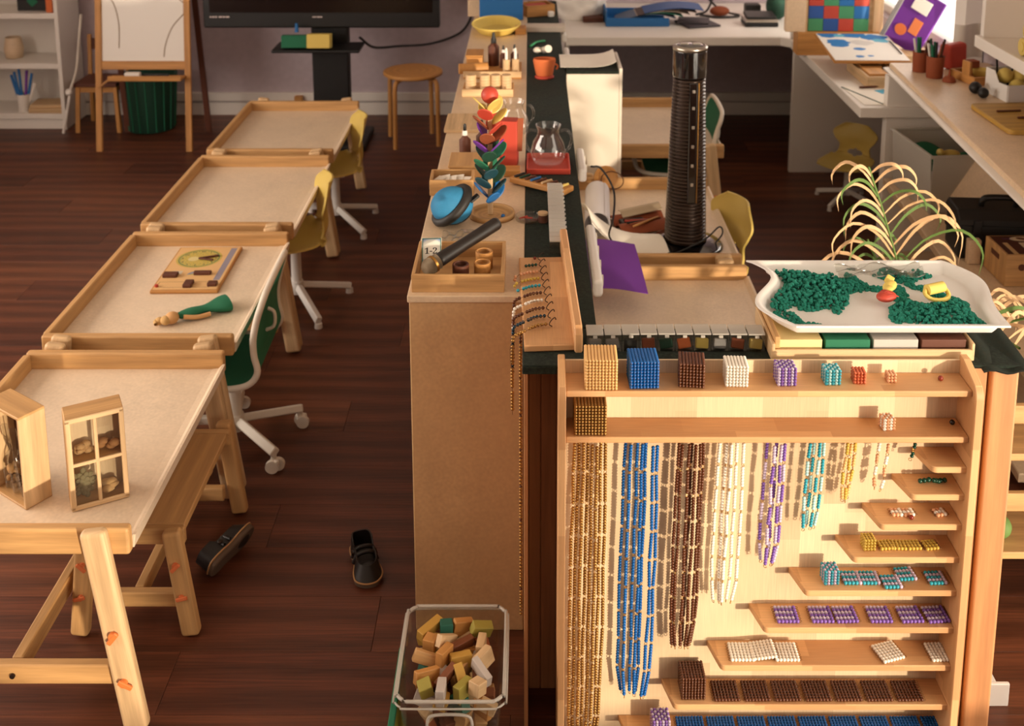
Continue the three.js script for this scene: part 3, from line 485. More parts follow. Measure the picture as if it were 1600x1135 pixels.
{
  const t = thing('sand_tray', 'white plastic tray with wavy ends holding green sand', 'tray', [0, 0, 0]);
  // outline at the rim: corners measured on the bookcase top, ends curved like a wave
  const Y = 0.989, cF = [[0.545, -2.17], [1.0, -2.165]], cB = [[0.527, -2.5], [0.975, -2.515]];
  const ends = (v) => { const w = 0.045 * Math.sin(v * Math.PI * 2 - 0.3) * (v < 0.98 ? 1 : 0.6); const z = cF[0][1] + (cB[0][1] - cF[0][1]) * v; return [cF[0][0] + (cB[0][0] - cF[0][0]) * v - w * 0.9 - 0.02 * v, cF[1][0] + (cB[1][0] - cF[1][0]) * v + 0.045 * Math.sin(v * Math.PI) - 0.4 * w, z]; };
  const surf = (u, v) => {
    const [x0, x1, z] = ends(v), eu = Math.min(u, 1 - u), ev = Math.min(v, 1 - v), ru = Math.min(1, eu / 0.075), rv = Math.min(1, ev / 0.1), f = Math.min(ru, rv), d = f < 0.3 ? 0 : Math.min(1, (f - 0.3) / 0.5);
    return [x0 + (x1 - x0) * u, Y - 0.024 * d * d * (3 - 2 * d), z];
  };
  obj('tray_shell', sheet(surf, 64, 40, 0.004), M.plastic, t);
  const lump = clean(new THREE.IcosahedronGeometry(1, 1)), lm = [], crumbs = [];
  for (let k = 0; k < 16000 && lm.length < 3600; k++) {
    const u = rr(0.07, 0.95), v = rr(0.1, 0.9), n = noise.noise(u * 5.2 + 3, v * 3.6 + 7, 1.5) + 0.55 * noise.noise(u * 13, v * 9, 8.5) + 0.12 + 0.3 * Math.exp(-((u - 0.72) ** 2 / 0.03)) + 0.18 * Math.exp(-((u - 0.2) ** 2 / 0.02 + (v - 0.5) ** 2 / 0.06));
    const hole = Math.exp(-((u - 0.46) ** 2 / 0.006 + (v - 0.42) ** 2 / 0.02)) * 0.9 + Math.exp(-((u - 0.97) ** 2 / 0.004)) * 0.8; if (n - hole < 0.05) continue;
    const p = surf(u, v), s = rr(0.0026, 0.0056), hgt = Math.min(0.018, (n - hole) * 0.03); lm.push(mat4(p[0], p[1] + 0.002 + hgt * rnd(), p[2], rr(0, 3), rr(0, 3), rr(0, 3), [s, s * rr(0.6, 1), s * rr(0.7, 1.2)]));
  }
  const sand = obj('green_sand', scatter(lump, lm), M.sand); tag(sand, 'crumbly green play sand scattered over the white tray', 'sand'); sand.userData.kind = 'stuff';
  const mold = (label, x, z, m, shape) => { const o = thing('sand_mould', label, 'mould', [x, 0.982, z], 0.4); shape(o, m); return o; };
  mold('red shell sand mould lying in the green sand', 0.79, -2.315, M.red, (o, m) => { obj('shell_body', sp(0.021, 0, 0.006, 0, { s: [1.15, 0.55, 0.85] }), m, o); for (let k = -3; k <= 3; k++) obj('shell_rib', tube([[-0.02, 0.008, k * 0.002], [0, 0.0185 - Math.abs(k) * 0.0012, k * 0.0045], [0.021, 0.008, k * 0.005]], 0.0012, 8, 5), m, o); });
  mold('yellow fish sand mould beside the red shell', 0.808, -2.35, M.yellowSoft, (o, m) => obj('fish_body', [sp(0.017, 0, 0.014, 0, { s: [1, 0.5, 0.75], rot: [0.4, 0, 0.5] }), bx(0.022, 0.006, 0.018, 0.012, 0.02, -0.016, { rot: [0.5, 0.6, 0.3] }), sp(0.01, -0.012, 0.016, 0.012, { s: [1, 0.6, 1] })], m, o));
  mold('yellow castle sand mould open at the front', 0.905, -2.325, M.yellowSoft, (o, m) => obj('castle_body', [tube([[-0.024, 0.004, 0.012], [-0.03, 0.012, -0.004], [-0.014, 0.02, -0.012], [0.014, 0.02, -0.012], [0.027, 0.012, -0.002], [0.022, 0.004, 0.014], [0.0, 0.003, 0.022]], 0.005, 40, 6, true), cy(0.012, 0.012, 0.045, 0, 0.018, -0.006, { rot: [0, 0, Math.PI / 2] })], m, o));
  tag(obj('clear_bag', sheet((u, v) => [0.71 + 0.2 * u, 0.998 + 0.01 * Math.sin(u * 14 + v * 5) * Math.sin(v * 9), -2.46 + 0.06 * v + 0.008 * Math.sin(u * 11)], 26, 10, 0.0006), M.clear), 'crumpled clear plastic bag lying along the tray rim', 'plastic bag');
}
// pegboard stand with hooks and short chains
{
  const t = thing('chain_stand', 'wooden stand with small hooks on the felt, bead chains hung over its edge', 'stand', [0.05, 0.909, -2.44], 0.0);
  obj('base_plate', extr([[-0.062, 0.23], [0.056, 0.222], [0.05, -0.23], [-0.078, -0.225]].map(([a, b]) => [a, -b]), 0.017, { grain: 1, bevel: 0.003 }).rotateX(-Math.PI / 2).translate(0, 0, 0), M.beech, t);
  obj('upright', extr([[-0.232, 0.001], [0.33, 0.001], [0.33, 0.045], [0.32, 0.054], [-0.21, 0.054], [-0.232, 0.042]], 0.018, { bevel: 0.003 }).rotateY(Math.PI / 2 + 0.03).translate(0.038, 0, 0), M.beech, t);
  const cols = [[B.red1, 1], [B.green2, 4], [B.pink3, 8], [B.yellow4, 8], [B.teal5, 7], [B.brown8, 13], [B.white7, 14], [B.brown8, 20], [B.darkblue, 22], [B.brass, 30]];
  for (let k = 0; k < 10; k++) {
    const hz = -0.205 + k * 0.039, hx = -0.028 + k * 0.0025;
    obj('hook', tube([[hx + 0.004, 0.018, hz], [hx - 0.002, 0.026, hz + 0.006], [hx + 0.004, 0.034, hz], [hx + 0.011, 0.036, hz - 0.006], [hx + 0.013, 0.03, hz - 0.008]], 0.0011, 16, 5), M.darkwire, t);
    const [m, n] = cols[k], c = thing('short_bead_chain', ['single red bead', 'short dark green', 'short pink', 'short yellow', 'short light blue', 'dark brown', 'white', 'reddish brown', 'dark blue', 'brass coloured'][k] + (k ? ' bead chain' : '') + ' hooked on the wooden chain stand', k ? 'bead chain' : 'bead', [0.05, 0.909, -2.44], 0, 'bead chains on the stand');
    const path = new THREE.CatmullRomCurve3([[hx - 0.004, 0.024, hz], [hx - 0.03, 0.0235, hz + 0.006], [-0.078, 0.0235, hz + 0.012 + k * 0.004], [-0.0865, 0.016, hz + 0.014 + k * 0.004], [-0.0885, -0.05, hz + 0.014 + k * 0.003], [-0.0885, -0.4, hz + 0.012]].map((p) => V(...p)), false, 'catmullrom', 0.2), Lp = path.getLength(), s7 = 0.0084;
    const beads = [], N = Math.min(n, Math.floor(Lp / s7)); for (let i = 0; i < N; i++) { const p = path.getPointAt(Math.min(0.999, (i + 0.7 + Math.floor(i / 6) * 0.9) * s7 / Lp)); beads.push(mat4(p.x, p.y, p.z, 0, 0, 0, 1.12)); }
    obj('beads', scatter(beadG, beads), m, c); obj('wire', tube([0, 0.35, 0.7, 1].map((f) => { const p = path.getPointAt(f * Math.min(0.99, (N + Math.floor(N / 6)) * s7 / Lp)); return [p.x, p.y, p.z]; }), 0.0007, 24, 4), M.wire, c);
  }
  const c = thing('long_bead_chain', 'long dark bead chain hanging down beside the bookcase front', 'bead chain', [-0.021, 0, -2.3]);
  const bs2 = []; for (let i = 0; i < 78; i++) bs2.push(mat4(0, 0.905 - i * 0.0082 - Math.floor(i / 10) * 0.006, 0.002 * Math.sin(i))); obj('beads', scatter(beadG, bs2), B.brown8, c); obj('beads', scatter(beadG, bs2.map((q) => q.clone().premultiply(mat4(0, -0.02, 0.012)))), B.brass, c); obj('wire', tube([[0, 0.909, 0], [0, 0.2, 0]], 0.0007, 4, 4), M.wire, c);
}

// ---------------------------------------------------------------- things on the cream worktop, from the box with the microphone backwards
const TY = 0.91;
function openBox(t, w, d, h, th, m) {                             // tray of five boards
  obj('box_floor', bx(w - 2 * th, 0.005, d - 2 * th, 0, 0.0025, 0), m, t);
  for (const s of [-1, 1]) { obj('long_board', bx(w, h, th, 0, h / 2, s * (d - th) / 2, { r: 0.002 }), m, t); obj('short_board', bx(th, h, d - 2 * th, s * (w - th) / 2, h / 2, 0, { r: 0.002 }), m, t); }
}
{
  const t = thing('wooden_box', 'open wooden box with microphone and wooden cups at the worktop end', 'box', [-0.172, TY, -2.6]); openBox(t, 0.222, 0.205, 0.045, 0.009, M.pine);
  const card = thing('number_card', 'blue edged card with black handwriting inside the wooden box', 'card', [-0.248, 0.948, -2.655], 0.05);
  obj('card_body', bx(0.05, 0.003, 0.07, 0, 0, 0, { rot: [0.75, 0, 0], r: 0.001 }), M.white, card);
  const pl = plate(0.048, 0.066, canvasTex(128, 176, (c, w, h) => { const g = c.createRadialGradient(w / 2, h / 2, 20, w / 2, h / 2, 110); g.addColorStop(0, '#f4efe2'); g.addColorStop(0.6, '#dfe3dc'); g.addColorStop(1, '#2b4fa0'); c.fillStyle = g; c.fillRect(0, 0, w, h); c.strokeStyle = '#1f6a55'; c.lineWidth = 6; c.strokeRect(3, 3, w - 6, h - 6); c.fillStyle = '#1a1a1a'; c.font = 'bold 62px serif'; c.fillText('1-2', 16, 112); })); pl.name = 'card_print'; pl.rotation.x = -Math.PI / 2 + 0.75; pl.position.set(0, 0.0016, 0.0014); card.add(pl);
  const mic = thing('microphone', 'black hand microphone lying across the open wooden box', 'microphone', [-0.236, 0.966, -2.53]);
  const q = new THREE.Quaternion().setFromUnitVectors(V(0, 1, 0), V(0.145, 0.05, -0.125).normalize());
  const grille = obj('grille', [sp(0.021, 0, -0.006, 0, { s: [1, 1.05, 1] }), cy(0.017, 0.02, 0.012, 0, 0.012, 0), ...[-0.012, -0.004, 0.004].map((y) => cy(Math.sqrt(0.000455 - y * y), Math.sqrt(0.000455 - y * y), 0.0012, 0, y - 0.006, 0, { open: true }))].map((g) => g.applyQuaternion(q)), mk(0x9b8a72, { metalness: 0.8, roughness: 0.45, bumpMap: texMesh, bumpScale: 0.001 }), mic);
  obj('collar_ring', cy(0.0215, 0.0215, 0.006, 0, 0.004, 0).applyQuaternion(q), M.brass, mic);
  obj('handle', lathe([[0, 0.016], [0.0165, 0.016], [0.0175, 0.03], [0.0155, 0.1], [0.0165, 0.205], [0.014, 0.212], [0, 0.212]]).applyQuaternion(q), M.leather, mic);
  for (const [x, z, r, m, l] of [[-0.168, -2.548, 0.02, M.brown, 'dark wooden cup in the open wooden box'], [-0.116, -2.56, 0.02, M.pineWarm, 'pale wooden cup at the front of the open wooden box'], [-0.114, -2.625, 0.021, M.pineWarm, 'wooden cup at the back corner of the open wooden box']]) tag(obj('wooden_cup', lathe([[0, 0.002], [r, 0.002], [r * 1.02, 0.044], [r * 0.98, 0.046], [r * 0.72, 0.046], [r * 0.7, 0.01], [0, 0.01]], 30, x, TY + 0.005, z), m), l, 'cup');
  tag(obj('clear_wrap', sheet((u, v) => [-0.235 + 0.1 * u, TY + 0.008 + 0.006 * Math.sin(u * 15 + 3 * v) * Math.sin(v * 12), -2.86 + 0.09 * v + 0.01 * Math.sin(7 * u)], 18, 16, 0.0005), M.clear), 'crumpled clear wrapper on the cream worktop', 'wrapper');
}
{
  const t = thing('zip_case', 'blue oval hard case with a broad black band', 'case', [-0.214, 0.968, -2.915], 0.35);
  obj('case_shell', sp(0.055, 0, 0, 0, { s: [1.08, 0.96, 0.85], n: 26, m: 18 }), mk(0x2a7fae, { roughness: 0.75, map: texSpeck }), t);
  obj('black_band', tube(lin(0, Math.PI * 2, 21).slice(0, 20).map((a) => [Math.cos(a) * 0.056, 0.012 * Math.cos(a), Math.sin(a) * 0.046]), 0.014, 60, 8, true).applyMatrix4(new THREE.Matrix4().makeRotationZ(0.55).multiply(new THREE.Matrix4().makeRotationX(0.08))), M.charcoal, t);
  obj('black_base', sp(0.05, 0.004, -0.017, -0.008, { s: [1.1, 0.8, 0.9], n: 24, m: 14 }), M.charcoal, t);
  obj('pull_tab', bx(0.03, 0.008, 0.02, 0.058, 0.02, 0.02, { r: 0.003, rot: [0, 0, 0.6] }), M.charcoal, t);
}
{
  const t = thing('marble_tree', 'wooden marble tree with coloured leaves on a round tray', 'toy', [-0.107, TY, -2.985]);
  obj('round_tray', lathe([[0, 0.004], [0.054, 0.004], [0.056, 0.014], [0.063, 0.014], [0.065, 0.01], [0.065, 0.0], [0, 0]], 44), M.pine, t);
  obj('trunk', bx(0.014, 0.34, 0.014, -0.004, 0.174, 0, { r: 0.003 }), M.pinePale, t);
  const leaf = (s) => { const sh = new THREE.Shape(); sh.absellipse(0.03, 0, 0.03, 0.021, 0, Math.PI * 2); return extr(sh, 0.004, { n: 22 }).rotateX(-Math.PI / 2); };
  const L = leaf(), levels = [M.blue, mk(0x14404c), M.greenDeep, M.green, M.greenDeep, M.purple, M.terracotta, M.red, M.yellow, M.yellow];
  levels.forEach((m, k) => { for (let q = 0; q < 3; q++) { const l = obj('leaf', L, q === 2 && k > 1 && k < 9 ? levels[k - 1] : m, t), a = -Math.PI / 2 + 0.5 + k * 0.95 + q * 2.094; l.position.set(-0.004 + 0.006 * Math.cos(a), 0.04 + k * 0.0285 + q * 0.006, -0.006 * Math.sin(a)); l.rotation.set(0.2, a, 0.8, 'YXZ'); } });
  obj('red_ball', sp(0.024, -0.004, 0.352, 0), M.red, t);
  tag(obj('glass_marble', sp(0.006, -0.075, TY + 0.011, -2.955), M.blue), 'small blue marble in the round wooden tray', 'marble');
}
{
  const t = thing('letter_box', 'long open wooden box holding pale paper cards', 'box', [-0.232, TY, -3.19], 0.02); openBox(t, 0.13, 0.1, 0.048, 0.008, M.pine);
  for (let k = 0; k < 5; k++) tag(obj('paper_card', bx(0.03, 0.002, 0.045, -0.275 + k * 0.02, TY + 0.03, -3.19 + rr(-0.01, 0.01), { rot: [0.3, rr(-0.8, 0.8), 0.25], r: 0.0005 }), M.paper), 'small pale paper card inside the long wooden box', 'card', 'paper cards in the wooden box');
  tag(obj('wooden_lid_box', [bx(0.1, 0.03, 0.13, -0.2, TY + 0.015, -3.36, { r: 0.004 }), bx(0.106, 0.008, 0.136, -0.2, TY + 0.035, -3.36, { r: 0.003 })], M.pine), 'small closed wooden box behind the marble tree', 'box');
  for (const [x, z, l] of [[-0.213, -3.52, 'brown dropper bottle with black cap beside the closed wooden box'], [-0.16, -3.56, 'brown dropper bottle half hidden behind the marble tree']]) {
    const b = thing('dropper_bottle', l, 'bottle', [x, TY, z]); obj('bottle', lathe([[0, 0], [0.018, 0], [0.019, 0.004], [0.019, 0.05], [0.008, 0.062], [0.008, 0.066], [0, 0.066]]), M.brown, b); obj('collar', cy(0.009, 0.008, 0.016, 0, 0.074, 0), M.white, b); obj('bulb', lathe([[0, 0.082], [0.0055, 0.082], [0.005, 0.102], [0, 0.106]]), M.black, b);
  }
  tag(obj('thin_board', bx(0.12, 0.012, 0.2, -0.24, TY + 0.006, -3.85, { r: 0.003 }), M.pinePale), 'flat pale wooden board at the worktop edge', 'board');
  const r = thing('red_box', 'upright red box with a folded flap on the worktop', 'box', [-0.066, TY, -3.42], -0.12); obj('carton', bx(0.055, 0.15, 0.05, 0, 0.075, 0, { r: 0.002 }), M.red, r); obj('flap', bx(0.02, 0.11, 0.003, 0.034, 0.1, 0.0, { rot: [0, 0.4, -0.05] }), M.terracotta, r);
  tag(obj('orange_block', bx(0.05, 0.022, 0.05, -0.055, TY + 0.011, -3.325), M.pineWarm), 'small orange wooden block in front of the red box', 'block');
}
function jug(label, x, z, s) {
  const t = thing('glass_jug', label, 'jug', [x, TY, z]); t.scale.setScalar(s);
  obj('body', lathe([[0, 0.004], [0.035, 0.004], [0.05, 0.018], [0.055, 0.045], [0.048, 0.075], [0.034, 0.1], [0.033, 0.115], [0.04, 0.132], [0.038, 0.132], [0.031, 0.115], [0.032, 0.1], [0.046, 0.075], [0.053, 0.045], [0.048, 0.019], [0.034, 0.007], [0, 0.007]], 40), M.glass, t);
  for (const q of s > 1 ? [1, -1] : [1]) obj('handle', tube([[q * 0.036, 0.112, 0], [q * 0.058, 0.114, 0], [q * 0.072, 0.09, 0], [q * 0.066, 0.06, 0], [q * 0.052, 0.042, 0]], 0.0045, 24, 8), M.glass, t);
  return t;
}
{
  const t = thing('red_tray', 'small red tray under the round glass jug', 'tray', [0.058, 0.9095, -3.4]);
  obj('tray_floor', bx(0.13, 0.004, 0.15, 0, 0.002, 0), M.red, t); for (const s of [-1, 1]) { obj('tray_wall', bx(0.134, 0.02, 0.005, 0, 0.01, s * 0.075, { rot: [s * 0.2, 0, 0] }), M.red, t); obj('tray_wall', bx(0.005, 0.02, 0.15, s * 0.066, 0.01, 0), M.red, t); }
  const j = jug('round glass jug with two handles standing on the red tray', 0.058, -3.4, 1.02); j.position.y = 0.914; jug('glass jug with one handle behind the red box', -0.055, -3.72, 0.95);
}
{
  const t = thing('colour_bar_tray', 'slanted wooden tray holding short coloured rods', 'tray', [0.034, 0.925, -3.2], -0.62); obj('tray_body', bx(0.2, 0.018, 0.055, 0, 0.0, 0, { r: 0.004 }), M.pineWarm, t);
  [M.charcoal, M.greenDeep, M.brown, M.blue, M.brown, M.pinePale, M.brown, M.black, M.yellow].forEach((m, k) => obj('rod', cy(0.004, 0.004, 0.04, -0.08 + k * 0.02, 0.012, 0, { rot: [Math.PI / 2, 0, 0.2], n: 10 }), m, t));
  const d = thing('petri_dish', 'round clear dish with red scraps inside', 'dish', [-0.006, TY, -2.955]); obj('dish', lathe([[0, 0.001], [0.034, 0.001], [0.035, 0.014], [0.0335, 0.014], [0.0325, 0.003], [0, 0.003]], 36), M.clear, d);
  for (const [x, z, a] of [[-0.012, 0, 0.4], [0.002, 0.004, -0.5]]) obj('red_scrap', bx(0.026, 0.004, 0.006, x, 0.007, z, { rot: [0, a, 0.15] }), M.red, d);
  const g = thing('small_jar', 'tiny clear jar with brown contents on the felt strip', 'jar', [0.036, TY, -2.94]); obj('glass', cy(0.013, 0.013, 0.022, 0, 0.011, 0), M.brown, g); obj('lid', cy(0.014, 0.014, 0.006, 0, 0.025, 0), M.pinePale, g);
}
// racks further along the worktop
{
  const t = thing('bottle_rack', 'wooden rack with a row of pale wooden cylinders', 'rack', [-0.165, TY, -4.3]); obj('rack_base', bx(0.2, 0.014, 0.16, 0, 0.007, 0), M.pineWarm, t); obj('front_board', bx(0.2, 0.03, 0.012, 0, 0.015, 0.085), M.pinePale, t);
  [-0.068, -0.012, 0.03, 0.072].forEach((x, k) => tag(obj('wooden_cylinder', lathe([[0, 0], [0.02, 0], [0.021, 0.004], [0.021, 0.055], [0.018, 0.058], [0, 0.058]], 24, -0.165 + x, TY + 0.014, -4.28), M.pinePale), 'pale wooden cylinder standing in the wooden rack', 'cylinder', 'wooden cylinders in the rack'));
  const u = thing('bottle_tray', 'low wooden tray under dropper bottles and cylinders', 'tray', [-0.155, TY, -4.6]); obj('tray_body', bx(0.24, 0.014, 0.24, 0, 0.007, 0), M.pineWarm, u); obj('rail', bx(0.24, 0.026, 0.01, 0, 0.02, 0.12), M.pinePale, u);
  for (const [x, z, h, m] of [[-0.098, -4.52, 0.06, M.pinePale], [-0.06, -4.52, 0.062, M.pinePale]]) tag(obj('wooden_cylinder', cy(0.015, 0.015, h, x, TY + 0.014 + h / 2, z), m), 'pale wooden cylinder capped by a dropper in the bottle tray', 'cylinder', 'cylinders in the bottle tray');
  for (const [x, z, l] of [[-0.112, -4.62, 'thin brown dropper bottle at the back of the bottle tray'], [-0.066, -4.64, 'thin brown dropper bottle beside its twin in the bottle tray'], [-0.155, -4.66, 'large dark dropper bottle in the bottle tray']]) { const b = thing('dropper_bottle', l, 'bottle', [x, TY + 0.014, z]), k = l.startsWith('large') ? 1.35 : 0.9; obj('bottle', lathe([[0, 0], [0.017 * k, 0], [0.018 * k, 0.06 * k], [0.008 * k, 0.072 * k], [0, 0.073 * k]]), M.brown, b); obj('collar', cy(0.009 * k, 0.008 * k, 0.014 * k, 0, 0.08 * k, 0), k > 1 ? M.charcoal : M.white, b); obj('bulb', cy(0.006 * k, 0.004 * k, 0.02 * k, 0, 0.096 * k, 0), M.black, b); }
  for (const [x, z] of [[-0.098, -4.52], [-0.06, -4.52]]) tag(obj('pipette', [cy(0.006, 0.006, 0.035, x, TY + 0.09, z), cy(0.005, 0.003, 0.016, x, TY + 0.115, z)], M.white), 'white dropper pushed into a wooden cylinder', 'dropper', 'white droppers');
  tag(obj('wooden_roller', cy(0.022, 0.022, 0.12, -0.235, TY + 0.036, -4.52, { rot: [0, 0.2, Math.PI / 2] }), M.pineWarm), 'wooden roller lying at the edge of the bottle tray', 'roller');
  tag(obj('wicker_box', [bx(0.07, 0.05, 0.12, -0.235, TY + 0.039, -4.66, { r: 0.006 }), bx(0.074, 0.006, 0.124, -0.235, TY + 0.068, -4.66)], M.pineWarm), 'small tan box at the back of the bottle tray', 'box');
  const y = thing('yellow_basket', 'soft yellow basket in front of the blue folder', 'basket', [-0.165, TY, -5.4]); obj('basket_shell', sheet((u2, v) => { const a = u2 * Math.PI * 2, r = 0.075 + 0.03 * v; return [Math.cos(a) * r * 1.15, 0.004 + 0.038 * v, Math.sin(a) * r * 1.7]; }, 36, 6, 0.006), M.yellowSoft, y); obj('basket_floor', cy(0.08, 0.08, 0.006, 0, 0.004, 0).scale(1.1, 1, 1.6), M.yellowSoft, y);
  tag(obj('tan_note_block', bx(0.055, 0.03, 0.09, -0.045, TY + 0.015, -5.36), M.pineWarm), 'small tan block beside the yellow basket', 'block');
  tag(obj('blue_folder', bx(0.225, 0.2, 0.03, -0.148, TY + 0.1, -5.68, { rot: [-0.08, 0, 0], r: 0.003 }), M.blue), 'bright blue folder standing upright across the worktop', 'folder');
  tag(obj('cream_storage_box', bx(0.11, 0.16, 0.2, -0.27, TY + 0.08, -5.85), M.laminate), 'cream box overhanging the worktop behind the blue folder', 'box');
  const w = thing('wooden_crate', 'wooden crate with red contents behind the blue folder', 'crate', [0.035, 0.909, -5.82], 0.4); openBox(w, 0.16, 0.12, 0.06, 0.01, M.pineWarm); obj('red_cloth', bx(0.13, 0.05, 0.09, 0, 0.03, 0, { r: 0.015 }), M.red, w);
  tag(obj('plaster_shelf', bx(0.2, 0.028, 0.09, 0.075, 0.923, -5.42, { r: 0.004 }), mk(0xcfc3b4, { map: texWall })), 'pale speckled bar lying across the felt strip', 'bar');
  const s = thing('woven_pouch', 'orange woven pouch with a red rim on the felt strip', 'pouch', [0.06, 0.909, -4.5], 0.12); obj('pouch_body', lathe([[0, 0.002], [0.03, 0.002], [0.036, 0.02], [0.047, 0.075], [0.045, 0.085], [0.04, 0.08], [0.03, 0.01], [0, 0.008]], 26).applyMatrix4(new THREE.Matrix4().makeScale(1, 1, 0.7)), M.coral, s); obj('rim', tube(lin(0, Math.PI * 2, 13).slice(0, 12).map((a) => [Math.cos(a) * 0.034, 0.006, Math.sin(a) * 0.024]), 0.007, 36, 6, true), M.red, s); obj('loop', tube([[0.044, 0.06, 0], [0.056, 0.05, 0], [0.05, 0.036, 0]], 0.004, 10), M.coral, s);
  tag(obj('white_tube', [cy(0.014, 0.017, 0.1, 0.068, 0.928, -4.93, { rot: [1.25, 0, -0.3] }), sp(0.016, 0.034, 0.926, -4.93, { s: [1.2, 0.9, 0.9] })], M.whiteWarm), 'white plastic tube lying on the felt strip', 'tube');
  tag(obj('green_string', tube([[0.0, 0.914, -5.05], [0.03, 0.916, -5.13], [0.07, 0.914, -5.17]], 0.005, 16), mk(0x3fae74)), 'short bright green cord on the felt strip', 'cord');
  tag(obj('dice_cube', bx(0.03, 0.03, 0.03, 0.11, 0.925, -5.75, { r: 0.006, rot: [0, 0.3, 0] }), M.white), 'small white cube at the far end of the felt strip', 'cube');
}
// power strips on the partition
{
  for (const [z0, z1, l] of [[-2.95, -2.58, 'white power strip fixed along the partition above the purple card'], [-3.62, -3.4, 'white power adapter on the partition beside the glass jug'], [-5.1, -4.95, 'small white power adapter on the partition behind the white cabinet'], [-5.55, -5.38, 'white power adapter at the far end of the partition']]) {
    const t = thing('power_strip', l, 'power strip', [0.172, 0.86, (z0 + z1) / 2], 0, 'power strips on the partition'), n = Math.max(1, Math.round((z1 - z0) / 0.09));
    obj('housing', bx(0.026, 0.045, z1 - z0, -0.004, 0.018, 0, { r: 0.01, seg: 2 }), M.plastic, t);
    for (let k = 0; k < n; k++) obj('socket', cy(0.014, 0.014, 0.004, 0.01, 0.02, (k - (n - 1) / 2) * 0.09, { rot: [0, 0, Math.PI / 2] }), M.whiteWarm, t);
  }
}

// ---------------------------------------------------------------- bin of blocks, shoes
{
  const X = -0.163, Z0 = -2.225, Z1 = -1.96, H = 0.28, w0 = 0.108, t = thing('clear_bin', 'clear plastic bin full of small wooden blocks', 'bin', [X, 0, (Z0 + Z1) / 2]), d = (Z1 - Z0) / 2;
  const ring = (y, w, dd, r) => { const p = []; for (const [sx, sz, a0] of [[1, 1, 0], [-1, 1, Math.PI / 2], [-1, -1, Math.PI], [1, -1, Math.PI * 1.5]]) for (let k = 0; k <= 4; k++) { const a = a0 + k / 4 * Math.PI / 2; p.push([sx * (w - r) + Math.cos(a) * r, y, sz * (dd - r) + Math.sin(a) * r]); } return p; };
  const wall = (() => { const A = ring(0.006, w0 - 0.022, d - 0.022, 0.02), Bq = ring(H, w0 - 0.003, d - 0.003, 0.025), n = A.length; return sheet((u, v) => { const f = u * n, i = Math.min(n - 1, Math.floor(f)), k = f - i, a = A[i], b = A[(i + 1) % n], c = Bq[i], e = Bq[(i + 1) % n]; return [0, 1, 2].map((q) => (a[q] + (b[q] - a[q]) * k) * (1 - v) + (c[q] + (e[q] - c[q]) * k) * v); }, n * 2, 6, 0.0022); })();
  obj('bin_wall', wall, M.clear, t); obj('bin_floor', bx(2 * w0 - 0.05, 0.004, 2 * d - 0.05, 0, 0.008, 0), M.clear, t);
  const rm = ring(H, w0 + 0.002, d + 0.002, 0.03); obj('rim', [tube(rm, 0.0038, 120, 7, true), tube(rm.map(([x, y, z]) => [x * 1.05, y - 0.012, z * 1.04]), 0.0022, 120, 6, true)], M.lid, t);
  obj('handle', tube([[-0.045, 0.19, d + 0.004], [-0.045, 0.235, d + 0.004], [-0.03, 0.25, d + 0.004], [0.03, 0.25, d + 0.004], [0.045, 0.235, d + 0.004], [0.045, 0.19, d + 0.004]], 0.0032, 40, 6), M.lid, t);
  const bm = [M.pineWarm, M.pine, mk(0x7b4424, { map: texPine }), mk(0xb98f3e, { roughness: 0.6 }), mk(0x1d5c4c, { roughness: 0.6 }), mk(0xa85a2e, { roughness: 0.6 }), M.pinePale, mk(0xb5a9a0, { roughness: 0.6 }), mk(0x96893a, { roughness: 0.6 }), mk(0x6b3a22, { roughness: 0.6 })], names = ['plain orange wood', 'plain pine', 'dark brown wood', 'mustard yellow', 'dark green', 'orange', 'pale wood', 'grey', 'olive green', 'reddish brown'];
  const kinds = [[0.066, 0.022, 0.02], [0.046, 0.028, 0.022], [0.058, 0.026, 0.015], [0.044, 0.036, 0.018], [0.028, 0.028, 0.028]].map(([a, b, c]) => bx(a, b, c, 0, 0, 0, { r: 0.002 }));
  const layers = [[0.12, 4, 4], [0.165, 4, 4], [0.2, 4, 5], [0.232, 4, 6], [0.258, 4, 5]];
  layers.forEach(([y, nx, nz], L) => { for (let i = 0; i < nx; i++) for (let k = 0; k < nz; k++) {
    const c = Math.floor(rnd() * bm.length), kd = Math.floor(rnd() * 5), o = obj('toy_block', kinds[kd], bm[c]); tag(o, `${['long', 'short thick', 'flat long', 'broad flat', 'cube shaped'][kd]} ${names[c]} toy block in the clear plastic bin`, 'block', `${names[c]} blocks in the bin`);
    const f = 0.78 + 0.05 * L; o.position.set(X + ((i + 0.5) / nx - 0.5) * 0.165 * f + rr(-0.008, 0.008), y + rr(-0.006, 0.012), (Z0 + Z1) / 2 + ((k + 0.5) / nz - 0.5) * 0.225 * f + rr(-0.008, 0.008)); o.rotation.set(rr(-0.35, 0.35), rr(0, 3.1), rr(-0.4, 0.4));
  } });
  const g = thing('block_board', 'green and yellow edged board the clear bin stands against', 'board', [-0.288, 0, -2.09]); obj('board', bx(0.012, 0.18, 0.24, 0, 0.09, 0), mk(0x8f8a30), g); obj('edging', bx(0.014, 0.012, 0.242, 0, 0.184, 0), M.green, g);
}
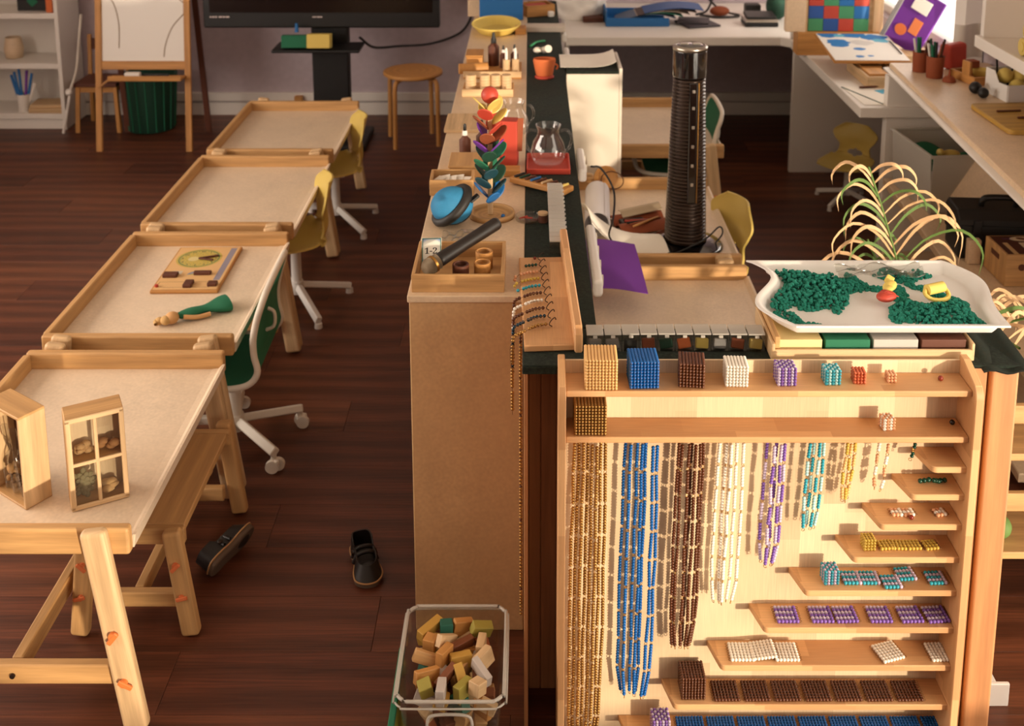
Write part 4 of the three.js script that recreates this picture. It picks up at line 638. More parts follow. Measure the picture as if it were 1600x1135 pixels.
function shoe(label, pos, rot, tip) {
  const t = thing('childs_shoe', label, 'shoe', pos, rot, 'dark child shoes on the floor');
  const out = [[0, -0.075], [0.026, -0.07], [0.032, -0.04], [0.028, 0], [0.036, 0.04], [0.034, 0.068], [0.012, 0.085], [-0.016, 0.083], [-0.034, 0.06], [-0.034, 0.03], [-0.027, -0.01], [-0.029, -0.05], [-0.02, -0.072]], s = new THREE.Shape(); s.splineThru ? 0 : 0;
  s.moveTo(...out[0]); s.splineThru([...out.slice(1), out[0]].map((p) => new THREE.Vector2(...p)));
  const big = (k) => { const q = new THREE.Shape(); q.moveTo(out[0][0] * k, out[0][1] * k); q.splineThru([...out.slice(1), out[0]].map((p) => new THREE.Vector2(p[0] * k, p[1] * k))); return q; };
  obj('sole', extr(big(1.05), 0.016, { n: 40, bevel: 0.003 }).rotateX(-Math.PI / 2), mk(0x5a4636, { roughness: 0.8 }), t);
  const c = new THREE.CatmullRomCurve3(out.map(([x, z]) => V(x, 0, -z)), true);
  obj('upper', sheet((u, v) => { const p = c.getPointAt(u % 1), toe = p.z < 0 ? 1 : 0, front = Math.max(0, -p.z - 0.01) / 0.075, k = 1 - v * (0.12 + 0.5 * front); return [p.x * k, 0.014 + v * (0.034 + 0.012 * (p.z > 0.03 ? 1 : 0)), p.z * (1 - v * 0.28 * front)]; }, 44, 8, 0.004), M.leather, t);
  obj('toe_cap', sp(0.031, 0, 0.018, -0.048, { s: [0.95, 0.85, 1.05] }), M.leather, t); obj('insole', extr(big(0.88), 0.006, { n: 40 }).rotateX(-Math.PI / 2).translate(0, 0.016, 0), mk(0x1f1713), t);
  for (const z of [-0.006, 0.018]) obj('strap', tube([[-0.032, 0.022, z], [-0.022, 0.044, z], [0, 0.05, z], [0.022, 0.044, z], [0.033, 0.022, z]], 0.006, 20, 6), M.leather, t);
  obj('buckle', bx(0.012, 0.008, 0.014, 0.03, 0.036, 0.018, { r: 0.002 }), M.darkwire, t);
  obj('welt', tube(out.map(([x, z]) => [x * 1.06, 0.016, -z * 1.06]), 0.0025, 60, 5, true), mk(0xa67a4c), t);
  if (tip) { t.rotation.set(0.1, rot, tip, 'YXZ'); } return t;
}
shoe('dark child shoe standing upright in the open floor', [-0.45, 0, -2.72], Math.PI + 0.3, 0);
shoe('dark child shoe lying on its side near the bench leg', [-0.815, 0.034, -2.73], -0.46, 1.15);

// ---------------------------------------------------------------- things on the tray tables at the wall side
{
  const W = 0.128, H = 0.23, D = 0.062;
  const t = thing('window_box', 'upright wooden box with a four pane window and dried specimens', 'box', [-1.02, 0.446, -2.385], 0.48);
  obj('top_board', bx(W, 0.006, D, 0, H, 0), M.pine, t); obj('bottom_board', bx(W, 0.006, D, 0, 0.003, 0), M.pine, t); for (const s of [-1, 1]) obj('side_board', bx(0.006, H, D, s * (W / 2 - 0.003), H / 2, 0), M.pine, t); obj('back_board', bx(W - 0.012, H - 0.01, 0.004, 0, H / 2, -D / 2 + 0.002), M.beechPale, t);
  obj('window_frame', [bx(0.012, H, 0.007, -W / 2 + 0.006, H / 2 + 0.002, D / 2 + 0.003), bx(0.012, H, 0.007, W / 2 - 0.006, H / 2 + 0.002, D / 2 + 0.003), bx(W, 0.012, 0.007, 0, H - 0.003, D / 2 + 0.003), bx(W, 0.012, 0.007, 0, 0.007, D / 2 + 0.003), bx(0.009, H, 0.006, 0, H / 2, D / 2 + 0.003), bx(W, 0.009, 0.006, 0, H / 2, D / 2 + 0.003)], M.pinePale, t);
  for (const [x, y] of [[-1, 0.26], [1, 0.26], [-1, 0.74], [1, 0.74]]) obj('pane', bx(W / 2 - 0.01, H / 2 - 0.008, 0.001, x * W / 4, y * H, D / 2 + 0.001, { r: 0 }), M.clear, t);
  obj('middle_shelf', bx(W - 0.012, 0.004, D - 0.006, 0, H * 0.5, -0.001), M.pine, t);
  const rosette = []; for (let k = 0; k < 24; k++) { const a = k * 2.4, r = 0.004 + k * 0.0007; rosette.push(sp(0.0095, -0.03 + Math.cos(a) * r * 1.1, 0.05 + Math.sin(a) * r * 1.7, 0.012 - k * 0.0004, { s: [1, 0.7, 0.3], rot: [0, 0, a], n: 7, m: 5 })); }
  obj('dried_rosette', rosette, mk(0x7c7458, { roughness: 0.9 }), t);
  const rock = (x, y, c, n) => { const l = []; for (let k = 0; k < n; k++) l.push(sp(rr(0.007, 0.012), x + rr(-0.015, 0.015), y + rr(0, 0.018), rr(-0.01, 0.014), { n: 7, m: 5, s: [1.2, 0.8, 1] })); obj('specimen', l, c, t); };
  rock(-0.027, H * 0.5 + 0.008, mk(0xb99467, { roughness: 0.9 }), 8); rock(0.027, H * 0.5 + 0.008, mk(0xa8774a, { roughness: 0.9 }), 7); rock(0.027, 0.014, mk(0xc9a26e, { roughness: 0.9 }), 9);
  const o = thing('open_display_box', 'open wooden box with a clear bag inside, beside the four pane box', 'box', [-1.208, 0.446, -2.399], -0.6);
  const w = 0.14, h = 0.23, d = 0.068; obj('top_board', bx(w, 0.008, d, 0, h, 0), M.pine, o); obj('bottom_board', bx(w, 0.006, d, 0, 0.003, 0), M.pine, o); for (const s of [-1, 1]) obj('side_board', bx(0.008, h, d, s * (w / 2 - 0.004), h / 2, 0), M.pinePale, o); obj('back_board', bx(w - 0.016, h - 0.01, 0.005, 0, h / 2, -d / 2 + 0.003), M.brown, o);
  tag(obj('clear_pouch', sheet((u, v) => { const a = (u - 0.5) * 1.8; return [-1.215 + 0.08 * (u - 0.5) * (1 - 0.45 * Math.exp(-((v - 0.6) ** 2) / 0.01)), 0.455 + 0.17 * v, -2.4 + 0.05 * (u - 0.5) + 0.014 * Math.cos(a) + 0.005 * Math.sin(u * 18 + v * 6)]; }, 26, 18, 0.0006), M.clear), 'clear plastic pouch of seeds gathered at the neck inside the open box', 'pouch');
  tag(obj('seed_heap', Array.from({ length: 26 }, () => sp(rr(0.006, 0.01), -1.215 + rr(-0.025, 0.025), 0.462 + rr(0, 0.06), -2.405 + rr(-0.008, 0.008), { n: 6, m: 5 })), mk(0x9a7448, { roughness: 0.9 })), 'tan seeds heaped in the clear pouch', 'seeds').userData.kind = 'stuff';
}
{
  const t = thing('activity_board', 'wooden activity board with a painted clock and sliders', 'toy', [-1.15, 0.446, -3.64], 0.02); obj('board', bx(0.225, 0.012, 0.36, 0, 0.006, 0, { r: 0.004 }), M.pineWarm, t);
  const pl = plate(0.212, 0.345, canvasTex(512, 832, (c, w, h) => {
    c.fillStyle = '#dcb27a'; c.fillRect(0, 0, w, h); c.fillStyle = '#c3ac55'; c.beginPath(); c.arc(215, 230, 190, 0, 7); c.fill(); c.strokeStyle = '#6d7c4e'; c.lineWidth = 10; c.beginPath(); c.arc(215, 230, 168, 0, 7); c.stroke(); c.fillStyle = '#2f7e5e'; for (let k = 0; k < 140; k++) { const a = k * 2.399, r = 70 + 11 * Math.sqrt(k); c.fillRect(215 + Math.cos(a) * Math.min(160, r), 230 + Math.sin(a) * Math.min(160, r), 7, 7); }
    c.fillStyle = '#d6c58a'; c.beginPath(); c.arc(170, 240, 46, 0, 7); c.fill(); c.fillStyle = '#3d4a3a'; c.font = 'bold 34px sans-serif'; c.textAlign = 'center'; for (let k = 1; k <= 12; k++) c.fillText(String(k), 215 + Math.sin(k * 0.5236) * 140, 242 - Math.cos(k * 0.5236) * 140);
    c.fillStyle = '#8d8795'; c.fillRect(440, 20, 52, 640); c.fillStyle = '#b9a55a'; c.beginPath(); c.arc(300, 560, 95, Math.PI, 0); c.fill(); c.fillStyle = '#8d8fa0'; c.beginPath(); c.arc(280, 560, 80, Math.PI, 5.2); c.fill(); c.strokeStyle = '#94704a'; c.lineWidth = 6; c.strokeRect(20, 690, 420, 100); c.fillStyle = '#c9bda8'; c.fillRect(60, 480, 90, 60);
  })); pl.name = 'painted_face'; pl.rotation.x = -Math.PI / 2; pl.position.y = 0.0125; t.add(pl);
  for (const [l, a] of [[0.07, 0.35], [0.055, -0.25]]) obj('clock_hand', bx(l, 0.005, 0.01, -0.017 + Math.cos(a) * l / 2, 0.0165, -0.07 - Math.sin(a) * l / 2, { rot: [0, a, 0] }), M.brown, t);
  for (const [x, z, w, d] of [[-0.075, 0.068, 0.05, 0.03], [0.03, 0.055, 0.06, 0.018], [0.005, 0.14, 0.03, 0.045], [0.085, 0.14, 0.032, 0.026]]) obj('slider', bx(w, 0.014, d, x, 0.018, z, { r: 0.004 }), M.brown, t);
  obj('red_knob', cy(0.006, 0.006, 0.008, -0.098, 0.016, 0.15), M.red, t);
  const d = thing('rag_doll', 'small doll in a green dress lying on the clock board table', 'doll', [-1.07, 0.447, -3.29], 0.62);
  obj('dress', [sheet((u, v) => { const a = u * Math.PI * 2, r = 0.016 + 0.016 * v * v + 0.004 * Math.sin(v * 9), fx = 1 + 0.3 * v; return [-0.03 + 0.15 * v, 0.018 + Math.sin(a) * r * 0.62, Math.cos(a) * r * fx]; }, 26, 16, 0.003), sp(0.016, -0.03, 0.018, 0, { s: [0.8, 0.7, 1] })], M.green, d);
  obj('body', [sp(0.021, -0.062, 0.02, 0.004, { s: [1.05, 0.9, 0.95] }), tube([[-0.03, 0.018, 0.016], [0.01, 0.012, 0.03], [0.05, 0.012, 0.032]], 0.0075, 16, 8), tube([[-0.035, 0.018, -0.012], [-0.05, 0.012, -0.03], [-0.055, 0.01, -0.045]], 0.007, 14, 8)], M.skin, d);
  obj('hair', [sp(0.016, -0.083, 0.018, 0.006, { s: [1, 0.9, 1.1] }), sp(0.013, -0.098, 0.014, -0.008), tube([[-0.085, 0.02, -0.004], [-0.107, 0.016, -0.012], [-0.112, 0.012, 0.004]], 0.007, 14, 6)], mk(0xc9a26a, { roughness: 0.95 }), d);
}

// ---------------------------------------------------------------- tables behind the bookcase: card, fan, papers
tag(obj('purple_card', sheet((u, v) => [0.17 + 0.19 * u + 0.012 * v, 0.565 - 0.012 * u - 0.02 * v * v + 0.006 * Math.sin(u * 4), -3.63 + 0.34 * v], 14, 14, 0.002), M.purple), 'large sheet of purple card leaning off the partition above the table', 'card');
{
  const t = thing('tower_fan', 'tall black tower fan with ringed body and glossy head', 'fan', [0.567, 0.446, -3.86]);
  obj('foot_plate', lathe([[0, 0], [0.135, 0], [0.14, 0.006], [0.13, 0.014], [0.06, 0.03], [0, 0.03]], 40), M.gloss, t);
  const R = (y) => 0.077 - 0.019 * y / 0.62, pr = [[0, 0.03], [R(0) + 0.002, 0.03]];
  for (let k = 0; k < 46; k++) { const y = 0.032 + k * 0.0132, r = R(y); pr.push([r - 0.007, y], [r, y + 0.003], [r, y + 0.0075], [r - 0.007, y + 0.0105]); } pr.push([0, 0.642]);
  obj('grille_rings', lathe(pr, 44), mk(0x3a2d26, { roughness: 0.26, metalness: 0.5 }), t);
  obj('control_strip', bx(0.03, 0.44, 0.014, 0.008, 0.41, R(0.41) - 0.001, { rot: [-0.03, 0, 0], r: 0.004 }), M.gloss, t);
  [0.26, 0.33, 0.4, 0.47, 0.54, 0.6].forEach((y) => obj('button', bx(0.01, 0.012, 0.006, 0.008, y, R(y) + 0.007, { r: 0.002 }), M.steel, t));
  obj('strip_edge', bx(0.003, 0.44, 0.006, 0.026, 0.41, R(0.41) + 0.002, { rot: [-0.03, 0, 0] }), M.brass, t);
  obj('head', lathe([[0, 0.64], [0.058, 0.64], [0.06, 0.645], [0.06, 0.735], [0.056, 0.742], [0, 0.742]], 44), M.gloss, t);
  obj('trim_ring', lathe([[0.05, 0.742], [0.061, 0.738], [0.062, 0.75], [0.052, 0.756], [0.048, 0.75], [0.05, 0.742]], 44), M.steel, t);
  obj('top_cap', lathe([[0, 0.75], [0.05, 0.748], [0.044, 0.756], [0, 0.758]], 36), M.gloss, t);
  for (const s of [-1, 1]) obj('top_button', bx(0.03, 0.006, 0.02, s * 0.022, 0.759, 0, { r: 0.003 }), M.steel, t);
  tag(obj('fan_cable', tube([[0.2, 0.875, -3.5], [0.235, 0.86, -3.52], [0.28, 0.77, -3.56], [0.285, 0.65, -3.62], [0.28, 0.54, -3.72], [0.33, 0.47, -3.78], [0.42, 0.455, -3.76], [0.46, 0.454, -3.79]], 0.0035, 70), M.black), 'black cable running from the partition socket to the fan', 'cable');
  tag(obj('looped_cable', tube([[0.67, 0.456, -3.84], [0.7, 0.5, -3.84], [0.685, 0.53, -3.83], [0.62, 0.51, -3.76], [0.5, 0.466, -3.73], [0.44, 0.453, -3.74]], 0.003, 50), M.black), 'thin black cable looped across the fan foot', 'cable');
  tag(obj('paper_roll', [sheet((u, v) => { const a = u * Math.PI * 2.3, r = 0.045 + 0.004 * u; return [0.27 + Math.cos(a) * r - 0.02 * v, 0.495 + Math.sin(a) * r, -4.28 + 0.34 * v]; }, 40, 3, 0.0015)], mk(0xe4dfe2, { roughness: 0.8, side: THREE.DoubleSide })), 'large roll of white paper lying on the fan table', 'paper roll');
  tag(obj('curled_paper', sheet((u, v) => [0.19 + 0.28 * u + 0.03 * v, 0.452 + 0.12 * Math.pow(1 - u, 3) + 0.03 * Math.sin(v * 3), -3.95 + 0.2 * v], 20, 8, 0.0015), M.paper), 'white sheet of paper curling up against the partition', 'paper');
  const b = thing('leather_pouch', 'brown leather pencil roll lying open beside the fan', 'pouch', [0.42, 0.447, -4.05], 0.25);
  obj('outer', sheet((u, v) => [-0.1 + 0.2 * u, 0.004 + 0.022 * Math.abs(Math.sin(v * 6.3)) + 0.01 * u, -0.09 + 0.18 * v], 10, 22, 0.004), M.terracotta, b); obj('lining', sheet((u, v) => [-0.06 + 0.16 * u, 0.034 + 0.02 * u + 0.006 * Math.sin(v * 5), -0.08 + 0.06 * v], 8, 6, 0.003), mk(0xb7a489), b); obj('clasp', bx(0.1, 0.02, 0.05, -0.03, 0.016, 0.0, { r: 0.008 }), M.leather, b);
  for (let k = 0; k < 5; k++) obj('pencil', cy(0.004, 0.004, 0.14, 0.0, 0.03 + 0.003 * k, 0.02 + k * 0.012, { rot: [0, 0.2 * k - 0.3, Math.PI / 2], n: 6 }), [M.brown, M.red, M.charcoal, M.terracotta, M.pineWarm][k], b);
  tag(obj('tan_disc', [lathe([[0, 0], [0.05, 0], [0.05, 0.01], [0, 0.012]], 30).rotateX(1.2).translate(0.315, 0.5, -4.43)], M.pineWarm), 'round tan disc leaning at the back of the fan table', 'disc');
  tag(obj('loop_cord', tube(lin(0, 6.283, 13).slice(0, 12).map((a) => [0.34 + 0.045 * Math.cos(a), 0.5 + 0.038 * Math.sin(a), -4.4 + 0.01 * Math.cos(a)]), 0.0025, 40, 5, true), M.brown), 'thin brown cord loop leaning on the tan disc', 'cord');
}

// ---------------------------------------------------------------- potted dry palm
{
  const t = thing('potted_palm', 'dry palm with curling straw coloured leaflets behind the sand tray', 'plant', [1.12, 0, -3.12]);
  obj('pot', lathe([[0, 0], [0.085, 0], [0.11, 0.2], [0.118, 0.2], [0.118, 0.215], [0.105, 0.215], [0.08, 0.01], [0, 0.01]], 32), M.terracotta, t); obj('soil', cy(0.1, 0.1, 0.01, 0, 0.19, 0), M.brown, t);
  const ribbon = (pts, w, twist) => { const c = new THREE.CatmullRomCurve3(pts.map((p) => V(...p))); return sheet((u, v) => { const p = c.getPoint(v), g = c.getTangent(v), n = V(0, 0.2, 1).cross(g).normalize(), h = (u - 0.5) * w * Math.sin(Math.PI * Math.min(1, 0.12 + v * 0.9)) * 1.1; return [p.x + n.x * h, p.y + n.y * h, p.z + n.z * h + twist * h]; }, 2, 14, 0.0008); };
  function frond(base, mid, tip, n, len, mat, sx = 1, rz = 0) {
    const c = new THREE.CatmullRomCurve3([base, mid, tip].map((p) => V(...p))); const f = obj('frond_stem', tube([0, 0.25, 0.5, 0.75, 1].map((k) => { const p = c.getPoint(k); return [p.x, p.y, p.z]; }), 0.0035, 30, 6), M.leafgreen, t);
    for (let k = 0; k < n; k++) for (const s of [-1, 1]) {
      const f2 = 0.3 + 0.7 * (k + (s > 0 ? 0.35 : 0)) / n, p = c.getPoint(Math.min(1, f2)), L = len * (1.25 - 0.8 * (f2 - 0.3) / 0.7) * rr(0.75, 1.25), dz = rr(-0.05, 0.07);
      obj('leaflet', ribbon([[p.x, p.y, p.z], [p.x + s * L * 0.32 * sx, p.y + L * 0.42, p.z + dz * 0.4], [p.x + s * L * 0.68 * sx, p.y + L * 0.58, p.z + dz], [p.x + s * L * 0.96 * sx, p.y + L * 0.3 + rz, p.z + dz], [p.x + s * L * rr(0.9, 1.02) * sx, p.y + L * rr(-0.25, 0.1) + rz, p.z + dz * 1.2]], 0.0085, rr(-0.5, 0.5)), mat ?? (rnd() < 0.85 ? M.dryleaf : M.leafgreen), f);
    }
  }
  frond([0.0, 0.2, 0], [-0.02, 0.66, 0.0], [-0.125, 1.0, -0.02], 15, 0.195, null);
  frond([0.01, 0.2, 0], [0.0, 0.5, -0.05], [-0.09, 0.74, -0.1], 9, 0.13, M.leafgreen, 1.1);
  frond([0.02, 0.2, 0.02], [0.1, 0.6, 0.2], [0.12, 0.7, 0.5], 10, 0.14, null, 1.2);
  frond([0.02, 0.2, 0.02], [0.12, 0.55, 0.16], [0.3, 0.72, 0.34], 9, 0.15, null, 0.9);
}

// ---------------------------------------------------------------- white counters along the far and window walls
{
  const t = thing('wall_counter', 'white counter running along the far wall', 'counter', [0, 0, 0]);
  obj('counter_top', extr([[0.2, 6.02], [1.38, 6.02], [1.45, 5.94], [1.995, 5.94], [1.995, 7.015], [0.2, 7.015]].map(([x, z]) => [x, z]), 0.05, { bevel: 0.004 }).rotateX(-Math.PI / 2).translate(0, 0.69, 0), M.white, t);
  obj('support_panel', span(0.2, 0.22, 0, 0.69, -7.0, -6.1), M.white, t);
  const b = thing('side_counter', 'white counter along the window wall with the map puzzle', 'counter', [0, 0, 0]);
  obj('counter_top', span(1.42, 1.995, 0.695, 0.74, -5.935, -4.64), M.white, b); obj('end_panel', span(1.43, 1.99, 0, 0.695, -5.93, -5.9, { grain: 1 }), M.white, b);
  const u = thing('white_divider', 'white upright panel standing on the counter corner', 'panel', [1.47, 0.741, -5.98]); obj('panel', bx(0.09, 0.7, 0.03, 0, 0.35, 0), M.white, u); obj('edge', bx(0.02, 0.7, 0.3, 0.05, 0.35, 0.16), M.laminate, u);
  const c = thing('shelf_unit', 'tall white open shelf unit along the window wall with tubs and boxes', 'shelf unit', [0, 0, 0]);
  obj('top_board', extr([[1.452, 3.02], [1.985, 3.02], [1.985, 4.72], [1.56, 4.72]], 0.045, { bevel: 0.003, grain: 1 }).rotateX(-Math.PI / 2).translate(0, 0.875, 0), M.laminate, c);
  obj('front_edge', bar([1.556, 0.8975, -4.72], [1.448, 0.8975, -3.02], 0.046, 0.008), M.white, c);
  obj('end_panel', span(1.54, 1.985, 0, 0.873, -4.71, -4.66, { grain: 1 }), M.white, c);
  obj('middle_board', extr([[1.45, 3.02], [1.985, 3.02], [1.985, 4.65], [1.54, 4.65]], 0.03, { bevel: 0.003, grain: 1 }).rotateX(-Math.PI / 2).translate(0, 0.39, 0), M.laminate, c);
  obj('bottom_board', extr([[1.46, 3.02], [1.985, 3.02], [1.985, 4.65], [1.55, 4.65]], 0.03, { bevel: 0.003, grain: 1 }).rotateX(-Math.PI / 2).translate(0, 0.05, 0), M.laminate, c);
  obj('back_panel', span(1.98, 1.995, 0, 0.873, -4.65, -3.02), M.laminate, c);
  const h = thing('wall_cupboard', 'white wall cupboard hanging above the shelf unit', 'cupboard', [0, 0, 0]);
  obj('side_panel', span(1.72, 1.995, 1.13, 1.75, -4.18, -4.15), M.white, h); obj('bottom_board', span(1.72, 1.995, 1.13, 1.16, -4.15, -2.9), M.white, h); obj('top_board', span(1.72, 1.995, 1.72, 1.75, -4.15, -2.9), M.white, h); obj('back_panel', span(1.985, 1.995, 1.16, 1.72, -4.15, -2.9), M.laminate, h); obj('front_edge', span(1.7, 1.72, 1.12, 1.165, -4.18, -2.9), M.white, h);
  for (const [z, y] of [[-3.86, 1.2], [-3.8, 1.2], [-3.83, 1.262]]) tag(obj('yellow_can', [cy(0.032, 0.032, 0.1, 1.79, y - 0.008, z, { rot: [0, 0, Math.PI / 2] }), cy(0.018, 0.018, 0.106, 1.79, y - 0.008, z, { rot: [0, 0, Math.PI / 2] })], M.yellow), 'yellow and black can lying in the wall cupboard', 'can', 'cans in the wall cupboard');
}
{ // things on the far counter
  const t = thing('paper_tray', 'blue paper tray filled with magazines on the far counter', 'tray', [0.62, 0.7405, -6.42]);
  obj('tray_floor', bx(0.36, 0.008, 0.26, 0, 0.004, 0), M.blue, t); obj('tray_wall', bx(0.36, 0.05, 0.008, 0, 0.025, 0.13), M.blue, t); obj('tray_wall', bx(0.008, 0.09, 0.26, -0.18, 0.045, 0), M.blue, t); obj('tray_wall', bx(0.36, 0.06, 0.008, 0, 0.03, -0.13), M.blue, t);
  [[mk(0x51627a), 0], [mk(0x2f7a66), 1], [mk(0xa79a8c), 2], [mk(0x4a3a34), 3], [mk(0x27508a), 4]].forEach(([m, k]) => tag(obj('magazine', sheet((u, v) => [0.5 + 0.1 * k * 0.4 + 0.34 * u, 0.758 + 0.014 * k + 0.05 * Math.sin(u * 2.6) * (1 - 0.1 * k), -6.52 + 0.21 * v], 12, 3, 0.004), m), ['slate blue', 'teal green', 'beige', 'dark brown', 'navy blue'][k] + ' curved magazine lying in the blue paper tray', 'magazine', 'magazines in the paper tray'));
  tag(obj('spread_magazines', [bx(0.2, 0.012, 0.2, 0.97, 0.747, -6.35, { rot: [0, 0.3, 0] }), bx(0.18, 0.01, 0.16, 0.95, 0.758, -6.38, { rot: [0, -0.2, 0] })], mk(0x3f3a40)), 'dark magazine lying flat beside the blue paper tray', 'magazine');
  tag(obj('white_bag', sheet((u, v) => { const a = u * 6.2832, n = 1 + 0.22 * noise.noise(Math.cos(a) * 2, v * 4, Math.sin(a) * 2), r = (0.13 + 0.05 * Math.sin(v * 3)) * n * (1 - 0.35 * v); return [0.3 + Math.cos(a) * r, 0.742 + 0.24 * v * n, -6.55 + Math.sin(a) * r * 0.7]; }, 40, 16, 0.003), M.white), 'white bag standing on the far counter', 'bag');
  tag(obj('dark_notebook', bx(0.12, 0.03, 0.1, 0.37, 0.756, -6.45), M.brown), 'dark notebook between the white bag and the paper tray', 'notebook');
  const r = thing('card_reader', 'small black and silver device on the far counter', 'device', [1.33, 0.7405, -6.35]); obj('lower_body', bx(0.19, 0.024, 0.15, 0, 0.012, 0, { r: 0.006 }), M.black, r); obj('silver_band', bx(0.19, 0.02, 0.148, 0, 0.034, 0, { r: 0.006 }), M.steel, r); obj('top_body', bx(0.17, 0.02, 0.13, 0, 0.054, 0, { rot: [0.1, 0, 0], r: 0.006 }), M.black, r);
  tag(obj('dark_box', bx(0.09, 0.07, 0.08, 1.34, 0.776, -6.62, { r: 0.008 }), M.charcoal), 'small dark box behind the silver device', 'box');
  tag(obj('tangled_cable', [tube([[1.0, 0.748, -6.6], [1.08, 0.77, -6.66], [1.14, 0.9, -6.78], [1.1, 0.95, -6.8], [1.07, 0.86, -6.74], [1.15, 0.77, -6.64], [1.25, 0.752, -6.55], [1.12, 0.748, -6.52], [1.02, 0.75, -6.58]], 0.007, 80)], M.charcoal), 'tangled dark cable on the far counter', 'cable');
  tag(obj('glue_bottle', [sp(0.05, 1.14, 0.77, -6.6, { s: [1.2, 0.6, 0.9] })], M.terracotta), 'brown lump of modelling clay by the tangled cable', 'clay');
  tag(obj('green_bag', [sp(0.09, 1.46, 0.82, -6.5, { s: [0.7, 0.9, 1] }), sp(0.06, 1.5, 0.93, -6.52)], M.greenDeep), 'dark green bag leaning at the counter corner', 'bag');
}
{ // things on the side counter under the window
  const t = thing('framed_checker', 'framed picture of red blue and green squares', 'picture', [1.6, 0.86, -5.62], -0.04);
  obj('frame', [bx(0.4, 0.36, 0.012, 0, 0.18, -0.008), bx(0.022, 0.36, 0.02, -0.19, 0.18, 0.004), bx(0.05, 0.36, 0.02, 0.18, 0.18, 0.004)], M.pinePale, t);
  const cols = [mk(0x234f96), M.red, mk(0x3f8a5e), M.blue];
  for (let r = 0; r < 5; r++) for (let c = 0; c < 4; c++) obj('colour_tile', bx(0.0755, 0.0645, 0.006, -0.135 + c * 0.077, 0.035 + r * 0.066, 0.003, { r: 0.001 }), cols[[[2, 0, 1, 2], [0, 1, 2, 3], [1, 2, 3, 1], [3, 0, 2, 1], [2, 1, 0, 3]][r][c]], t);
  obj('left_block', bx(0.1, 0.3, 0.05, -0.24, 0.15, 0.0), M.laminate, t); tag(obj('picture_stand', [bx(0.42, 0.12, 0.1, 1.58, 0.8, -5.64)], M.pineWarm), 'low wooden stand under the framed picture', 'stand');
  const m = thing('map_puzzle', 'wooden map board painted blue and white on a stack of boxes', 'puzzle', [1.615, 0.835, -5.32], -0.02);
  obj('board', bx(0.36, 0.014, 0.42, 0, 0.007, 0, { rot: [0.09, 0, 0] }), M.pineWarm, m);
  const pl = plate(0.35, 0.41, canvasTex(512, 512, (c, w, h) => { c.fillStyle = '#dcd6ce'; c.fillRect(0, 0, w, h); c.fillStyle = '#1f6fb0'; const blob = (x, y, r, n) => { c.beginPath(); for (let k = 0; k <= 24; k++) { const a = k / 24 * 6.283, q = r * (1 + 0.35 * noise.noise(Math.cos(a) * 1.7 + n, Math.sin(a) * 1.7, n)); k ? c.lineTo(x + Math.cos(a) * q * 1.6, y + Math.sin(a) * q) : c.moveTo(x + q * 1.6, y); } c.fill(); }; blob(90, 30, 50, 1); blob(260, 20, 60, 2); blob(400, 70, 60, 3); blob(120, 170, 55, 4); blob(110, 230, 40, 5); blob(230, 300, 26, 6); blob(190, 440, 20, 7); blob(270, 430, 14, 8); c.fillStyle = '#5aa9c4'; blob(430, 140, 36, 9); blob(160, 40, 26, 10); c.fillStyle = '#c3bdb8'; blob(280, 180, 50, 11); })); pl.name = 'painted_map'; pl.rotation.x = -Math.PI / 2 + 0.09; pl.position.set(0, 0.0158, 0.0008); m.add(pl);
  obj('slot', bx(0.006, 0.004, 0.2, 0.16, 0.018, 0.02, { rot: [0.09, 0.0, 0] }), M.charcoal, m);
  const k = thing('wooden_drawer_box', 'wooden drawer box holding tan blocks under the map board', 'box', [1.66, 0.7405, -5.12]); openBox(k, 0.24, 0.34, 0.055, 0.012, M.pinePale);
  for (const [x, z, w, d] of [[-0.06, 0.08, 0.09, 0.12], [0.045, 0.09, 0.08, 0.1], [-0.05, -0.05, 0.1, 0.1], [0.06, -0.04, 0.07, 0.12]]) tag(obj('tan_block', bx(w, 0.055, d, 1.66 + x, 0.7745, -5.12 + z, { r: 0.004 }), M.pineWarm), 'tan wooden block inside the drawer box', 'block', 'tan blocks in the drawer box');
  tag(obj('upper_drawer', [bx(0.22, 0.02, 0.2, 1.655, 0.815, -5.3)], M.pinePale), 'pale wooden lid board under the map puzzle', 'board');
  const p = thing('painting_sheet', 'sheet of paper with blue paint and a dark pencil', 'paper', [1.56, 0.741, -4.83], 0.05); obj('sheet', bx(0.24, 0.002, 0.3, 0, 0.001, 0, { r: 0 }), M.paper, p); obj('paint_patch', bx(0.08, 0.001, 0.06, 0.05, 0.0025, -0.06, { r: 0, rot: [0, 0.3, 0] }), mk(0x4aa2c2), p); obj('green_edge', bx(0.006, 0.003, 0.3, -0.08, 0.003, 0, { rot: [0, 0.3, 0] }), M.greenDeep, p);
  tag(obj('dark_pencil', cy(0.005, 0.005, 0.14, 1.57, 0.75, -4.95, { rot: [0, 0.2, Math.PI / 2], n: 6 }), M.brown), 'dark pencil above the painted sheet', 'pencil');
  const g = thing('purple_book', 'purple picture book leaning at the window', 'book', [1.9, 0.8, -5.42], -0.75); obj('cover', bx(0.2, 0.3, 0.02, 0, 0.16, 0, { rot: [-0.1, 0, -0.42] }), M.purple, g); obj('spine', bx(0.024, 0.3, 0.024, -0.095, 0.2, 0.002, { rot: [-0.1, 0, -0.42] }), M.grey, g); obj('title_panel', bx(0.09, 0.07, 0.004, 0.04, 0.24, 0.012, { rot: [-0.1, 0, -0.42] }), M.white, g); obj('picture_spot', cy(0.03, 0.03, 0.004, -0.06, 0.11, 0.017, { rot: [Math.PI / 2, 0, 0] }), M.coral, g); obj('lower_picture', bx(0.05, 0.08, 0.004, 0.015, 0.13, 0.015, { rot: [-0.1, 0, -0.42] }), M.orange, g);
  tag(obj('book_ledge', bx(0.16, 0.07, 0.26, 1.9, 0.776, -5.42), M.pinePale), 'pale block under the purple book', 'block');
